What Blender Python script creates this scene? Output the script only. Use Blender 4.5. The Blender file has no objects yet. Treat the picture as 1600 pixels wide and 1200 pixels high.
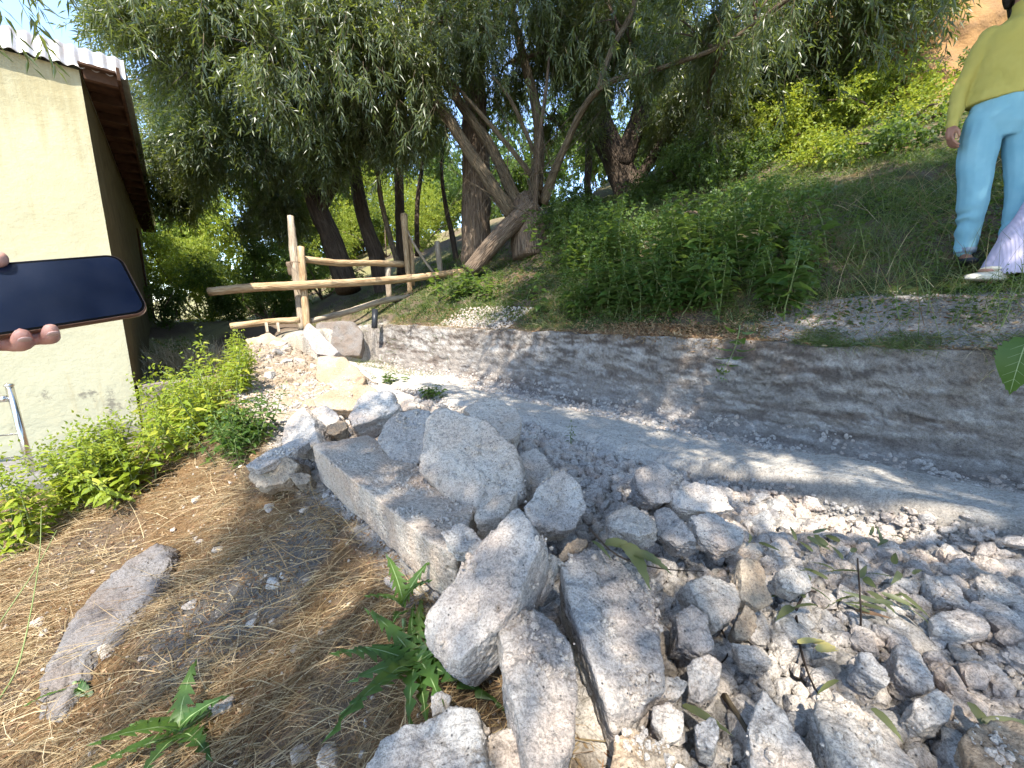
import bpy, bmesh, math, random
import numpy as np
from mathutils import Vector, Matrix
R = math.radians
rng = np.random.default_rng(7)
random.seed(7)
sc = bpy.context.scene
C = sc.collection

# ---------------------------------------------------------------- camera, sky, sun, exposure
TH = R(10.4); F = 620.0                       # pitch down; focal length in pixels of the 1600 px photo
cam_d = bpy.data.cameras.new('camera'); cam = bpy.data.objects.new('camera', cam_d); C.objects.link(cam)
cam_d.sensor_width = 36; cam_d.lens = F/1600*36; cam_d.clip_start = .02; cam_d.clip_end = 3000
cam.location = (0, 0, 0); cam.rotation_euler = (R(90)-TH, 0, 0)
sc.camera = cam
SUN = Vector((-.10, -.70, 1.12)).normalized()   # direction towards the sun
elev = math.asin(SUN.z); azim = math.atan2(SUN.x, SUN.y)
w = bpy.data.worlds.new('World'); sc.world = w; w.use_nodes = True
nt = w.node_tree; bg = nt.nodes['Background']
sky = nt.nodes.new('ShaderNodeTexSky'); sky.sky_type = 'NISHITA'; sky.sun_disc = False
sky.sun_elevation = elev; sky.sun_rotation = azim; sky.air_density = 1.0; sky.dust_density = .6; sky.ozone_density = .8; sky.altitude = 1200
nt.links.new(sky.outputs[0], bg.inputs[0]); bg.inputs[1].default_value = .15
sl = bpy.data.lights.new('sun', 'SUN'); so = bpy.data.objects.new('sun', sl); C.objects.link(so)
sl.energy = 3.1; sl.angle = R(.53); sl.color = (1, .94, .84)
so.rotation_euler = SUN.to_track_quat('Z', 'Y').to_euler()
sc.view_settings.view_transform = 'Standard'; sc.view_settings.look = 'None'
sc.view_settings.exposure = 2.15; sc.view_settings.gamma = 1; sc.view_settings.use_curve_mapping = False
sc.cycles.max_bounces = 7; sc.cycles.diffuse_bounces = 4; sc.cycles.glossy_bounces = 2
sc.cycles.transmission_bounces = 4; sc.cycles.transparent_max_bounces = 4
sc.cycles.caustics_reflective = False; sc.cycles.caustics_refractive = False

# ---------------------------------------------------------------- helpers
CT, ST = math.cos(TH), math.sin(TH)
def ray(px, py):
    u = (px-800)/F; v = (600-py)/F
    return np.array((u, CT+v*ST, -ST+v*CT))
def at(px, py, t): return ray(px, py)*t                       # pixel + depth -> world point
DS = np.array((-.70, .714)); DS /= np.linalg.norm(DS)          # along the rock channel
DN = np.array((DS[1], -DS[0]))                                 # across it, towards the bank
def XY(s, q): return DS[0]*s+DN[0]*q, DS[1]*s+DN[1]*q
def SQ(x, y): return DS[0]*x+DS[1]*y, DN[0]*x+DN[1]*y

def _h(ix, iy, iz, k):
    n = (ix.astype(np.int64)*374761393 + iy.astype(np.int64)*668265263 + iz.astype(np.int64)*2147483647 + k*1274126177) & 0xffffffff
    n = ((n ^ (n >> 13))*1274126177) & 0xffffffff
    n = ((n ^ (n >> 15))*2246822519) & 0xffffffff
    return ((n ^ (n >> 16)) & 0xffffff)/float(0xffffff)
def vnoise(p, k=0):
    i = np.floor(p); f = p-i; f = f*f*(3-2*f); i = i.astype(np.int64)
    o = 0
    for a in (0, 1):
        for b in (0, 1):
            for c in (0, 1):
                wt = (f[:, 0] if a else 1-f[:, 0])*(f[:, 1] if b else 1-f[:, 1])*(f[:, 2] if c else 1-f[:, 2])
                o = o + wt*_h(i[:, 0]+a, i[:, 1]+b, i[:, 2]+c, k)
    return o*2-1
def fbm(p, oct=4, k=0, gain=.5):
    a = 1; o = 0; n = 0
    for j in range(oct):
        o = o+a*vnoise(p*(2.03**j)+j*17.3, k+j); n += a; a *= gain
    return o/n
def worley2(x, y, cell, k=0):
    gx = np.floor(x/cell); gy = np.floor(y/cell); d1 = np.full(x.shape, 9.); idd = np.zeros(x.shape)
    for a in (-1, 0, 1):
        for b in (-1, 0, 1):
            ix = (gx+a).astype(np.int64); iy = (gy+b).astype(np.int64); z = np.zeros_like(ix)
            hx = _h(ix, iy, z, k); hy = _h(ix, iy, z, k+5); hh = _h(ix, iy, z, k+9)
            d = np.hypot((ix+hx)-x/cell, (iy+hy)-y/cell)
            m = d < d1; d1 = np.where(m, d, d1); idd = np.where(m, hh, idd)
    return d1, idd
def sst(x, a, b):
    t = np.clip((x-a)/(b-a), 0, 1); return t*t*(3-2*t)

def H(x, y, detail=True):
    """terrain height; the camera is at z = 0"""
    x = np.asarray(x, float); y = np.asarray(y, float)
    s, q = SQ(x, y)
    P = np.stack([x.ravel(), y.ravel(), np.zeros(x.size)], 1)
    n1 = fbm(P*1.3, 3, 3).reshape(x.shape) if detail else 0
    n2 = fbm(P*5, 3, 13).reshape(x.shape) if detail else 0
    bank = -.20+.55*np.maximum(np.minimum(q, 9.5)-3.15, 0)+.03*np.maximum(q-9.5, 0)
    bank = bank+.10*n1*sst(q, 3.2, 4.5)+.022*n2
    bank = bank+.05*np.exp(-((q-3.45)/.25)**2)*np.exp(-((s+.2)/.9)**2)
    # near section (channel, rubble ridge, straw slope)
    qw = 2.93+.05*n1+.02*n2
    hs = .07+.07*(1-sst(s, .1, .9))
    floor = -.80+hs*sst(q+.05*n1+.03*n2, 1.84, 1.98)*(1-sst(q+.06*n1, 2.25, 2.68))+.014*n2+.03*n1
    ridge_z = -.70+.27*sst(s, 1.2, 5.0)
    ridge_z = ridge_z+.05*n1
    rq = 1.80
    ridge = floor+(ridge_z-floor)*(1-sst(q, rq-.55, rq+.02+.08*n1))
    wall_t = np.clip((q-(qw-.17))/.23, 0, 1)
    prof = wall_t**1.7
    A = ridge+(np.minimum(bank, -.16+.08*n2)-ridge)*prof
    A = np.where(q > qw+.06, bank, A)
    q0 = .42+.75*sst(s, 3.2, 5.6)
    k = .42+.5*sst(s, 2.5, 5.4)
    low = ridge_z-k*(q0-q)-.10*sst(q0-q, 0, .35)+.05*n1
    low = np.maximum(low, -1.47-.02*n1)
    yard = -1.62
    low = np.where(q < -1.3, np.minimum(low, -1.47+(yard+1.47)*sst(-q, 1.3, 1.6)), low)
    A = np.where(q < q0, low, A)
    # beyond the end of the channel
    B = -.24+.06*n1-.0*q
    B = B+np.where(q > 2.2, .5*(np.minimum(q, 9.5)-2.9)*sst(q, 2.2, 3.6)+.03*np.maximum(q-9.5, 0), 0)
    lowB = -.86+.55*sst(s, 8, 12)+.04*n1
    B = np.where(q < 1.9, lowB+(B-lowB)*sst(q, .9, 1.9), B)
    m = sst(s, 6.02+.1*n2, 6.2+.1*n2)
    Z = A*(1-m)+B*m
    return Z
def Hp(x, y): return float(H(np.array([x]), np.array([y]))[0])
def ground(px, py, t0=.4, t1=30):
    """first terrain hit along a pixel's ray"""
    d = ray(px, py); ts = np.geomspace(t0, t1, 900); pts = d[None]*ts[:, None]
    hz = H(pts[:, 0], pts[:, 1]); i = np.argmax(pts[:, 2] < hz)
    if not (pts[:, 2] < hz).any(): i = 500
    return pts[i], ts[i]

def tag(o, label=None, cat=None, group=None, kind=None):
    if label: o['label'] = label
    if cat: o['category'] = cat
    if group: o['group'] = group
    if kind: o['kind'] = kind
    return o
def empty(name, loc=(0, 0, 0), rz=0):
    o = bpy.data.objects.new(name, None); C.objects.link(o); o.location = loc; o.rotation_euler = (0, 0, rz)
    o.empty_display_size = .1; return o
def mesh_obj(name, V, Fc, mats, parent=None, smooth=True, midx=None, loc=None):
    """V (n,3); Fc: list of faces or (m,k) array"""
    me = bpy.data.meshes.new(name)
    V = np.asarray(V, np.float32)
    if isinstance(Fc, np.ndarray):
        m, k = Fc.shape
        me.vertices.add(len(V)); me.vertices.foreach_set('co', V.ravel())
        me.loops.add(m*k); me.loops.foreach_set('vertex_index', Fc.astype(np.int32).ravel())
        me.polygons.add(m); me.polygons.foreach_set('loop_start', np.arange(0, m*k, k, dtype=np.int32))
        me.polygons.foreach_set('loop_total', np.full(m, k, np.int32))
    else:
        me.from_pydata([tuple(v) for v in V], [], [tuple(int(i) for i in f) for f in Fc])
    if not isinstance(mats, (list, tuple)): mats = [mats]
    for mm in mats: me.materials.append(mm)
    if midx is not None: me.polygons.foreach_set('material_index', np.asarray(midx, np.int32))
    me.polygons.foreach_set('use_smooth', np.full(len(me.polygons), smooth))
    me.update(calc_edges=True)
    o = bpy.data.objects.new(name, me); C.objects.link(o)
    if parent is not None: o.parent = parent
    if loc is not None: o.location = loc
    return o
def copy_tree(o, parent=None, keep=True):
    c = o.copy(); C.objects.link(c)
    if parent is not None: c.parent = parent
    for ch in list(o.children): copy_tree(ch, c)
    return c
def quad_from(V0, Fl):
    return np.asarray(Fl)

# ---------------------------------------------------------------- materials
def new_mat(name):
    m = bpy.data.materials.new(name); m.use_nodes = True
    b = m.node_tree.nodes['Principled BSDF']; b.inputs['Specular IOR Level'].default_value = .25
    return m, m.node_tree, b
def N(nt, t, **kw):
    n = nt.nodes.new(t)
    for k, v in kw.items():
        if k in n.inputs: n.inputs[k].default_value = v
        else: setattr(n, k, v)
    return n
def ramp(nt, src, stops):
    r = nt.nodes.new('ShaderNodeValToRGB'); nt.links.new(src, r.inputs[0])
    el = r.color_ramp.elements
    while len(el) < len(stops): el.new(.5)
    for e, (p, c) in zip(el, stops): e.position = p; e.color = (*c, 1) if len(c) == 3 else c
    return r
def mix(nt, a, b, fac, mode='MIX'):
    m = nt.nodes.new('ShaderNodeMix'); m.data_type = 'RGBA'; m.blend_type = mode
    for sock, v in ((0, fac), (6, a), (7, b)):
        if hasattr(v, 'is_linked') or hasattr(v, 'links'): nt.links.new(v, m.inputs[sock])
        else: m.inputs[sock].default_value = v if sock == 0 else (*v, 1)
    return m.outputs[2]
def bump(nt, b, src, strength, dist):
    bp = nt.nodes.new('ShaderNodeBump'); bp.inputs['Strength'].default_value = strength; bp.inputs['Distance'].default_value = dist
    nt.links.new(src, bp.inputs['Height']); nt.links.new(bp.outputs[0], b.inputs['Normal']); return bp

def stone_mat(name, base, warm, dark, speck=.6):
    m, nt, b = new_mat(name); b.inputs['Roughness'].default_value = .95; b.inputs['Specular IOR Level'].default_value = .1
    g = N(nt, 'ShaderNodeNewGeometry'); oi = N(nt, 'ShaderNodeObjectInfo')
    tc = N(nt, 'ShaderNodeTexCoord')
    n1 = N(nt, 'ShaderNodeTexNoise', Scale=7, Detail=6); nt.links.new(g.outputs['Position'], n1.inputs['Vector'])
    n2 = N(nt, 'ShaderNodeTexNoise', Scale=70, Detail=6, Roughness=.75); nt.links.new(g.outputs['Position'], n2.inputs['Vector'])
    n3 = N(nt, 'ShaderNodeTexVoronoi', Scale=95); nt.links.new(g.outputs['Position'], n3.inputs['Vector'])
    c = mix(nt, base, warm, ramp(nt, n1.outputs[0], [(.42, (0, 0, 0)), (.62, (1, 1, 1))]).outputs[0])
    c = mix(nt, c, dark, ramp(nt, n2.outputs[0], [(.30, (1, 1, 1)), (.50, (0, 0, 0))]).outputs[0])
    sp = ramp(nt, n3.outputs['Distance'], [(.10, (1, 1, 1)), (.24, (0, 0, 0))])
    mm = N(nt, 'ShaderNodeMath', operation='MULTIPLY'); nt.links.new(sp.outputs[0], mm.inputs[0]); 
    hs = ramp(nt, n3.outputs['Color'], [(1-speck*.55, (0, 0, 0)), (1-speck*.5, (1, 1, 1))]); nt.links.new(hs.outputs[0], mm.inputs[1])
    c = mix(nt, c, (dark[0]*.42, dark[1]*.42, dark[2]*.43), mm.outputs[0])
    n5 = N(nt, 'ShaderNodeTexNoise', Scale=260, Detail=3, Roughness=.8); nt.links.new(g.outputs['Position'], n5.inputs['Vector'])
    c = mix(nt, c, ramp(nt, n5.outputs[0], [(.36, (.62, .61, .60)), (.5, (1, 1, 1)), (.66, (1.22, 1.21, 1.2))]).outputs[0], 1.0, 'MULTIPLY')
    tint = ramp(nt, oi.outputs['Random'], [(0, (.72, .72, .73)), (.3, (.95, .93, .92)), (.6, (1.0, .93, .85)), (.8, (1.08, 1.06, 1.04)), (1, (.82, .84, .86))])
    c = mix(nt, c, tint.outputs[0], 1.0, 'MULTIPLY')
    nt.links.new(c, b.inputs['Base Color'])
    ad = N(nt, 'ShaderNodeMath', operation='MULTIPLY_ADD'); nt.links.new(n3.outputs['Distance'], ad.inputs[0]); ad.inputs[1].default_value = .5
    nt.links.new(n2.outputs[0], ad.inputs[2])
    ad2 = N(nt, 'ShaderNodeMath', operation='MULTIPLY_ADD'); nt.links.new(n5.outputs[0], ad2.inputs[0]); ad2.inputs[1].default_value = .35; nt.links.new(ad.outputs[0], ad2.inputs[2])
    bump(nt, b, ad2.outputs[0], 1.0, .008)
    return m
M = {}
M['stone'] = stone_mat('pale_stone', (.55, .515, .465), (.51, .43, .36), (.22, .205, .185))
M['stone_mid'] = stone_mat('grey_crushed_stone', (.36, .335, .32), (.34, .295, .265), (.17, .155, .15))
M['stone_warm'] = stone_mat('warm_stone', (.40, .335, .255), (.34, .255, .175), (.21, .17, .13))
M['stone_grey'] = stone_mat('grey_bedrock', (.21, .20, .195), (.20, .17, .15), (.11, .105, .10), .25)

def vcol_mat(name, rough=.95, bs=.9, bd=.012, nscale=60, leaf=False):
    m, nt, b = new_mat(name); b.inputs['Roughness'].default_value = rough; b.inputs['Specular IOR Level'].default_value = .08
    a = N(nt, 'ShaderNodeAttribute', attribute_name='Col')
    g = N(nt, 'ShaderNodeNewGeometry')
    n2 = N(nt, 'ShaderNodeTexNoise', Scale=nscale, Detail=8, Roughness=.75); nt.links.new(g.outputs['Position'], n2.inputs['Vector'])
    n4 = N(nt, 'ShaderNodeTexVoronoi', Scale=nscale*.9); nt.links.new(g.outputs['Position'], n4.inputs['Vector'])
    r = ramp(nt, n2.outputs[0], [(.28, (.5, .48, .46)), (.5, (.97, .97, .97)), (.72, (1.25, 1.24, 1.2))])
    c = mix(nt, a.outputs['Color'], r.outputs[0], 1, 'MULTIPLY')
    n6 = N(nt, 'ShaderNodeTexNoise', Scale=210, Detail=4, Roughness=.8); nt.links.new(g.outputs['Position'], n6.inputs['Vector'])
    c = mix(nt, c, ramp(nt, n6.outputs[0], [(.36, (.6, .59, .58)), (.5, (1, 1, 1)), (.66, (1.25, 1.24, 1.22))]).outputs[0], 1.0, 'MULTIPLY')
    nt.links.new(c, b.inputs['Base Color'])
    ad = N(nt, 'ShaderNodeMath', operation='MULTIPLY_ADD'); nt.links.new(n4.outputs['Distance'], ad.inputs[0]); ad.inputs[1].default_value = .6
    nt.links.new(n2.outputs[0], ad.inputs[2])
    bump(nt, b, ad.outputs[0], bs, bd)
    return m
M['ground'] = vcol_mat('ground_earth')

def leaf_mat(name, stops, trans=.35, rough=.45, spec=.35, tcol=(.35, .5, .06)):
    m = bpy.data.materials.new(name); m.use_nodes = True; nt = m.node_tree
    b = nt.nodes['Principled BSDF']; out = nt.nodes['Material Output']
    g = N(nt, 'ShaderNodeNewGeometry'); r = ramp(nt, g.outputs['Random Per Island'], stops)
    b.inputs['Roughness'].default_value = rough; b.inputs['Specular IOR Level'].default_value = spec
    # the paler underside of the leaf
    back = mix(nt, r.outputs[0], (.24, .28, .16), .20)
    c = mix(nt, r.outputs[0], back, g.outputs['Backfacing'])
    nt.links.new(c, b.inputs['Base Color'])
    t = N(nt, 'ShaderNodeBsdfTranslucent'); 
    tc = mix(nt, r.outputs[0], tcol, .6); nt.links.new(tc, t.inputs['Color'])
    ms = N(nt, 'ShaderNodeMixShader'); ms.inputs[0].default_value = trans
    nt.links.new(b.outputs[0], ms.inputs[1]); nt.links.new(t.outputs[0], ms.inputs[2]); nt.links.new(ms.outputs[0], out.inputs[0])
    return m
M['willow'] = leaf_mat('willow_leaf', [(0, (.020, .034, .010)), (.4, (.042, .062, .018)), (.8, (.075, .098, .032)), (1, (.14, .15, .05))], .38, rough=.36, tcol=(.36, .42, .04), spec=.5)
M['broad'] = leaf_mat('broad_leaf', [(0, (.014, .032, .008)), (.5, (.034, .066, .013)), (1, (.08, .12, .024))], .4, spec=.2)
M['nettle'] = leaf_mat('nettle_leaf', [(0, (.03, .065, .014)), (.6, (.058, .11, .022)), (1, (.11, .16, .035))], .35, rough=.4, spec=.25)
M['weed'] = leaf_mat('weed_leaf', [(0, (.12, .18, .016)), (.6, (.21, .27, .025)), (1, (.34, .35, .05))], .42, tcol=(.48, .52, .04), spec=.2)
M['grass'] = leaf_mat('grass_blade', [(0, (.035, .065, .015)), (.5, (.065, .10, .025)), (.8, (.13, .13, .05)), (1, (.26, .22, .11))], .3)
M['straw'] = leaf_mat('straw', [(0, (.11, .062, .03)), (.35, (.24, .15, .075)), (.7, (.41, .29, .155)), (1, (.60, .48, .30))], .2, tcol=(.5, .33, .15), spec=.2)
M['litter'] = leaf_mat('litter', [(0, (.10, .05, .03)), (.4, (.2, .11, .06)), (.8, (.32, .2, .11)), (1, (.45, .33, .2))], .15, tcol=(.5, .25, .1), spec=.1)
M['fallen'] = leaf_mat('fallen_leaf', [(0, (.05, .065, .03)), (.5, (.10, .115, .05)), (1, (.20, .18, .08))], .25)
M['yellow_leaf'] = leaf_mat('yellow_leaf', [(0, (.5, .42, .12)), (1, (.58, .5, .2))], .25, tcol=(.6, .5, .1))
def plain(name, col, rough=.6, metal=0, spec=.3, var=None, scale=20, bs=0, bd=.003):
    m, nt, b = new_mat(name); b.inputs['Roughness'].default_value = rough; b.inputs['Metallic'].default_value = metal
    b.inputs['Specular IOR Level'].default_value = spec; b.inputs['Base Color'].default_value = (*col, 1)
    if var or bs:
        g = N(nt, 'ShaderNodeTexCoord'); n = N(nt, 'ShaderNodeTexNoise', Scale=scale, Detail=6, Roughness=.65); nt.links.new(g.outputs['Object'], n.inputs['Vector'])
        if var: nt.links.new(mix(nt, col, var, ramp(nt, n.outputs[0], [(.35, (0, 0, 0)), (.65, (1, 1, 1))]).outputs[0]), b.inputs['Base Color'])
        if bs: bump(nt, b, n.outputs[0], bs, bd)
    return m
def wood_mat(name, c1, c2, c3, sc_=(14, 14, 1.2), bs=.9, bd=.02):
    m, nt, b = new_mat(name); b.inputs['Roughness'].default_value = .85; b.inputs['Specular IOR Level'].default_value = .15
    g = N(nt, 'ShaderNodeAttribute', attribute_name='UVT')
    mp = N(nt, 'ShaderNodeMapping'); mp.inputs['Scale'].default_value = sc_
    nt.links.new(g.outputs['Vector'], mp.inputs['Vector'])
    n = N(nt, 'ShaderNodeTexNoise', Scale=1, Detail=7, Roughness=.7); nt.links.new(mp.outputs[0], n.inputs['Vector'])
    n2 = N(nt, 'ShaderNodeTexVoronoi', Scale=1.3, feature='DISTANCE_TO_EDGE'); nt.links.new(mp.outputs[0], n2.inputs['Vector'])
    r = ramp(nt, n.outputs[0], [(.3, c1), (.5, c2), (.7, c3)])
    nt.links.new(r.outputs[0], b.inputs['Base Color'])
    ad = N(nt, 'ShaderNodeMath', operation='ADD'); nt.links.new(n.outputs[0], ad.inputs[0])
    r2 = ramp(nt, n2.outputs['Distance'], [(0, (0, 0, 0)), (.25, (1, 1, 1))]); nt.links.new(r2.outputs[0], ad.inputs[1])
    bump(nt, b, ad.outputs[0], bs, bd)
    return m
M['bark'] = wood_mat('bark', (.07, .05, .036), (.16, .115, .08), (.27, .21, .15), (26, 26, 3))
M['bark_dark'] = wood_mat('dark_bark', (.035, .026, .02), (.075, .055, .04), (.13, .10, .075), (26, 26, 3))
M['bark_pale'] = wood_mat('smooth_bark', (.055, .042, .028), (.125, .095, .06), (.21, .165, .11), (24, 24, 4), .9, .012)
M['pole'] = wood_mat('peeled_pole', (.16, .085, .04), (.36, .25, .14), (.48, .37, .24), (30, 30, 3.5), .7, .006)
M['pole_grey'] = wood_mat('weathered_pole', (.14, .10, .07), (.31, .25, .18), (.44, .38, .30), (30, 30, 3.5), .7, .006)

# ---------------------------------------------------------------- tubes
def tube(pts, rad, seg=10, rough=0, k=0, cap=True, sub=0, uvoff=0.):
    """tapered tube through points -> V, quads, uvt"""
    pts = np.asarray(pts, float); rad = np.asarray(rad, float)
    if sub:                                                    # Catmull-Rom refinement
        P = np.vstack([2*pts[0]-pts[1], pts, 2*pts[-1]-pts[-2]]); out = []; ro = []
        for i in range(1, len(P)-2):
            for j in range(sub):
                t = j/sub; a, b, c, d = P[i-1], P[i], P[i+1], P[i+2]
                out.append(.5*((2*b)+(-a+c)*t+(2*a-5*b+4*c-d)*t*t+(-a+3*b-3*c+d)*t**3)); ro.append(rad[i-1]*(1-t)+rad[i]*t)
        out.append(pts[-1]); ro.append(rad[-1]); pts = np.array(out); rad = np.array(ro)
    n = len(pts); T = np.gradient(pts, axis=0); T /= np.linalg.norm(T, axis=1)[:, None]+1e-9
    up = np.array((0, 0, 1.)) if abs(T[0][2]) < .8 else np.array((1., 0, 0))
    a = np.cross(T[0], up); a /= np.linalg.norm(a); A = [a]
    for i in range(1, n):
        a = A[-1]-T[i]*np.dot(A[-1], T[i]); a /= np.linalg.norm(a); A.append(a)
    A = np.array(A); B = np.cross(T, A); th = np.linspace(0, 2*np.pi, seg, endpoint=False)
    V = pts[:, None]+rad[:, None, None]*(np.cos(th)[None, :, None]*A[:, None]+np.sin(th)[None, :, None]*B[:, None])
    V = V.reshape(-1, 3)
    L = np.concatenate([[0], np.cumsum(np.linalg.norm(np.diff(pts, axis=0), axis=1))])
    U = np.stack([np.tile(np.cos(th), n)*np.repeat(rad, seg), np.tile(np.sin(th), n)*np.repeat(rad, seg), np.repeat(L, seg)+uvoff], 1)
    if rough:
        nn = np.repeat(rad, seg)*rough*fbm(V*6/max(rad.max()*6, .25)+k*3.1, 3, k)
        ctr = np.repeat(pts, seg, 0); V = V+(V-ctr)/(np.linalg.norm(V-ctr, axis=1)[:, None]+1e-9)*nn[:, None]
    i = np.arange(n-1)[:, None]*seg; j = np.arange(seg)[None]; j2 = (j+1) % seg
    Fq = np.stack([i+j, i+j2, i+seg+j2, i+seg+j], -1).reshape(-1, 4)
    if cap:
        m = len(V); V = np.vstack([V, pts[0], pts[-1]+T[-1]*rad[-1]*.2]); U = np.vstack([U, [0, 0, 0], [0, 0, L[-1]]])
        js = np.arange(seg); j2 = (js+1) % seg
        Fq = np.vstack([Fq, np.stack([np.full(seg, m), j2, js, js], 1)[:, [0, 1, 2, 2]], np.stack([np.full(seg, m+1), (n-1)*seg+js, (n-1)*seg+j2, (n-1)*seg+j2], 1)])
    return V, Fq, U
def merge(parts):
    Vs, Fs, Us = [], [], []; o = 0
    for p in parts:
        Vs.append(p[0]); Fs.append(p[1]+o); o += len(p[0]); Us.append(p[2] if len(p) > 2 else p[0])
    return np.vstack(Vs), np.vstack(Fs), np.vstack(Us)
def tube_obj(name, parts, mat, parent=None, loc=None):
    V, Fq, U = merge(parts)
    faces = [tuple(dict.fromkeys(f)) for f in Fq.tolist()]
    if loc is not None: V = V-np.asarray(loc)
    o = mesh_obj(name, V, faces, mat, parent)
    at_ = o.data.attributes.new('UVT', 'FLOAT_VECTOR', 'POINT'); at_.data.foreach_set('vector', U.astype(np.float32).ravel())
    if loc is not None and parent is None: o.location = loc
    return o

# ---------------------------------------------------------------- ground sheet
def build_ground():
    def axis(fine_a, fine_b, d0, mid, dm, lo, hi):
        a = [fine_a]
        while a[-1] < fine_b: a.append(a[-1]+d0)
        while a[-1] < mid: a.append(a[-1]+dm)
        st = dm
        while a[-1] < hi: st *= 1.09; a.append(a[-1]+st)
        b = []; st = d0; c = fine_a
        while c > lo: st *= 1.13; c -= st; b.append(c)
        return np.array(b[::-1]+a)
    S = axis(-1.1, 3.0, .013, 7.2, .03, -60, 300); Q = axis(-1.3, 3.3, .013, 5.5, .035, -60, 300); Q = np.sort(np.concatenate([Q[(Q < 2.70) | (Q > 3.03)], np.arange(2.70, 3.03, .0042)]))
    s, q = np.meshgrid(S, Q, indexing='ij'); x, y = XY(s, q)
    z = H(x, y)
    P = np.stack([x.ravel(), y.ravel(), z.ravel()], 1)
    n1 = fbm(P*1.1+5, 4, 31).reshape(x.shape); n2 = fbm(P*6, 4, 41).reshape(x.shape); n3 = fbm(P*23, 3, 51).reshape(x.shape)
    near = (s < 8) & (q < 6)
    # rubble lumps
    rub = sst(q, .42, .55)*(1-sst(q, 1.72+.1*n2, 1.85+.1*n2))*(s < 6)
    w1, i1 = worley2(x+.01*n3, y+.01*n2, .085, 1); w2, i2 = worley2(x, y, .035, 2)
    z = z+rub*(.030*(i1-.4)*sst(1-w1, .2, .6)+.022*(1-w2)*i2)
    w3, i3 = worley2(x, y, .05, 4)
    crumb = sst(q, 2.45, 2.6)*(1-sst(q, 2.76, 2.86))*(s < 5.8)
    z = z+crumb*.018*(1-w3)*i3+(z*0+1)*near*.004*n3
    wallm = sst(q, 2.72, 2.80)*(1-sst(q, 2.98, 3.06))*(s < 6.15)
    strat = fbm(np.stack([s.ravel()*1.6, z.ravel()*22, q.ravel()*2], 1), 5, 77, .6).reshape(x.shape)
    chip = np.abs(fbm(np.stack([s.ravel()*7, z.ravel()*11, q.ravel()*3], 1), 4, 87, .6)).reshape(x.shape)
    dq = wallm*(.03*n2+.020*n3+.012*strat-.035*chip)
    x = x+DN[0]*dq; y = y+DN[1]*dq
    # colours
    def c(*v): return np.array(v)
    rock = c(.50, .46, .40); rockw = c(.50, .43, .345); wall = c(.245, .22, .195); wallb = c(.16, .13, .11)
    soil = c(.12, .09, .065); straw = c(.21, .13, .065); dark = c(.13, .12, .11); green = c(.05, .062, .022); sand = c(.30, .275, .255); hill = c(.27, .25, .12)
    mixc = lambda a, b, t: a*(1-t[..., None])+b*t[..., None]
    col = np.broadcast_to(rock, x.shape+(3,)).copy()
    col = mixc(col, rockw, sst(n1+.3*n2, .1, .6)*.7)
    col = mixc(col, c(.33, .33, .325), sst(n2+.5*n3, .15, .7)*.5*(1-.3*rub))
    col = mixc(col, c(.33, .30, .27), rub*.75)  # ground between the stones darkened to stand in for shadow in the gaps
    col = mixc(col, c(.34, .255, .165), np.maximum(sst(s+.3*n1, 3.3, 4.0)*(1-sst(q, 1.7, 1.9)), sst(s+.3*n1, 2.0, 2.8)*(1-sst(q+.1*n2, 1.0, 1.3)))*.85)
    floorm = sst(q, 1.8, 1.95)*(1-sst(q, 2.7, 2.8))
    col = mixc(col, c(.31, .285, .25), floorm*sst(n1+.8*n2-.15*s, .0, .55)*.8)
    col = mixc(col, c(.24, .215, .185), sst(q, 1.74, 1.82)*(1-sst(q+.04*n2, 1.90, 1.98))*(1-sst(s, .5, 1.0))*.85)
    col = mixc(col, c(.36, .34, .31), floorm*sst(n3+.6*n2, .1, .5)*.6)
    wm = sst(q, 2.66, 2.80)*(1-sst(q, 2.97, 3.1))
    wc = mixc(np.broadcast_to(wall, x.shape+(3,)), np.broadcast_to(wallb, x.shape+(3,)), sst(strat+.4*n2, -.1, .5))
    wc = mixc(wc, c(.36, .34, .32), sst(n2-strat*.5, .2, .5)*.6)
    wc = mixc(wc, c(.085, .07, .06), sst(strat-.3*n1, .22, .42)*.4)
    flk = fbm(np.stack([s.ravel()*9, z.ravel()*42, q.ravel()*9], 1), 4, 97, .65).reshape(x.shape); hi = .35+.65*sst(z+.12*n1, -.62, -.35)
    wc = mixc(wc, c(.075, .058, .048), sst(flk+.25*n1, .05, .3)*hi*.8); wc = mixc(wc, c(.42, .40, .37), sst(-flk+.2*n2, .12, .35)*.55)
    col = mixc(col, wc, wm)
    col = mixc(col, c(.21, .19, .18), crumb*sst(n2, -.1, .4)*.6)
    bank = sst(q, 2.98+.05*n2, 3.07+.05*n2)
    bc = mixc(np.broadcast_to(soil, x.shape+(3,)), np.broadcast_to(green, x.shape+(3,)), sst(n1+.5*n2, -.15, .2)*(q > 3.2))
    bc = mixc(bc, straw*.9, sst(n2-n1*.4, .15, .45)*.7)
    pale = np.exp(-((q-3.38)/.32)**4)*np.exp(-((s+.15)/1.05)**4)+np.exp(-((q-3.35)/.22)**4)*np.exp(-((s-4.0)/.5)**4)
    bc = mixc(bc, sand, sst(pale+.35*n2, .35, .6))
    bc = mixc(bc, sand, sst(-q, -3.17, -3.08)*sst(n2+.2, -.1, .3)*.8)
    bc = mixc(bc, hill, sst(q, 7.5, 10)*.8)
    col = mixc(col, bc, bank)
    q0 = .42+.75*sst(s, 3.2, 5.6)
    sl_ = 1-sst(q, q0-.02+.05*n2, q0+.07+.05*n2)
    sc_ = mixc(np.broadcast_to(straw*.75, x.shape+(3,)), np.broadcast_to(soil, x.shape+(3,)), sst(n2+.4*n1, -.2, .35))
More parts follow.
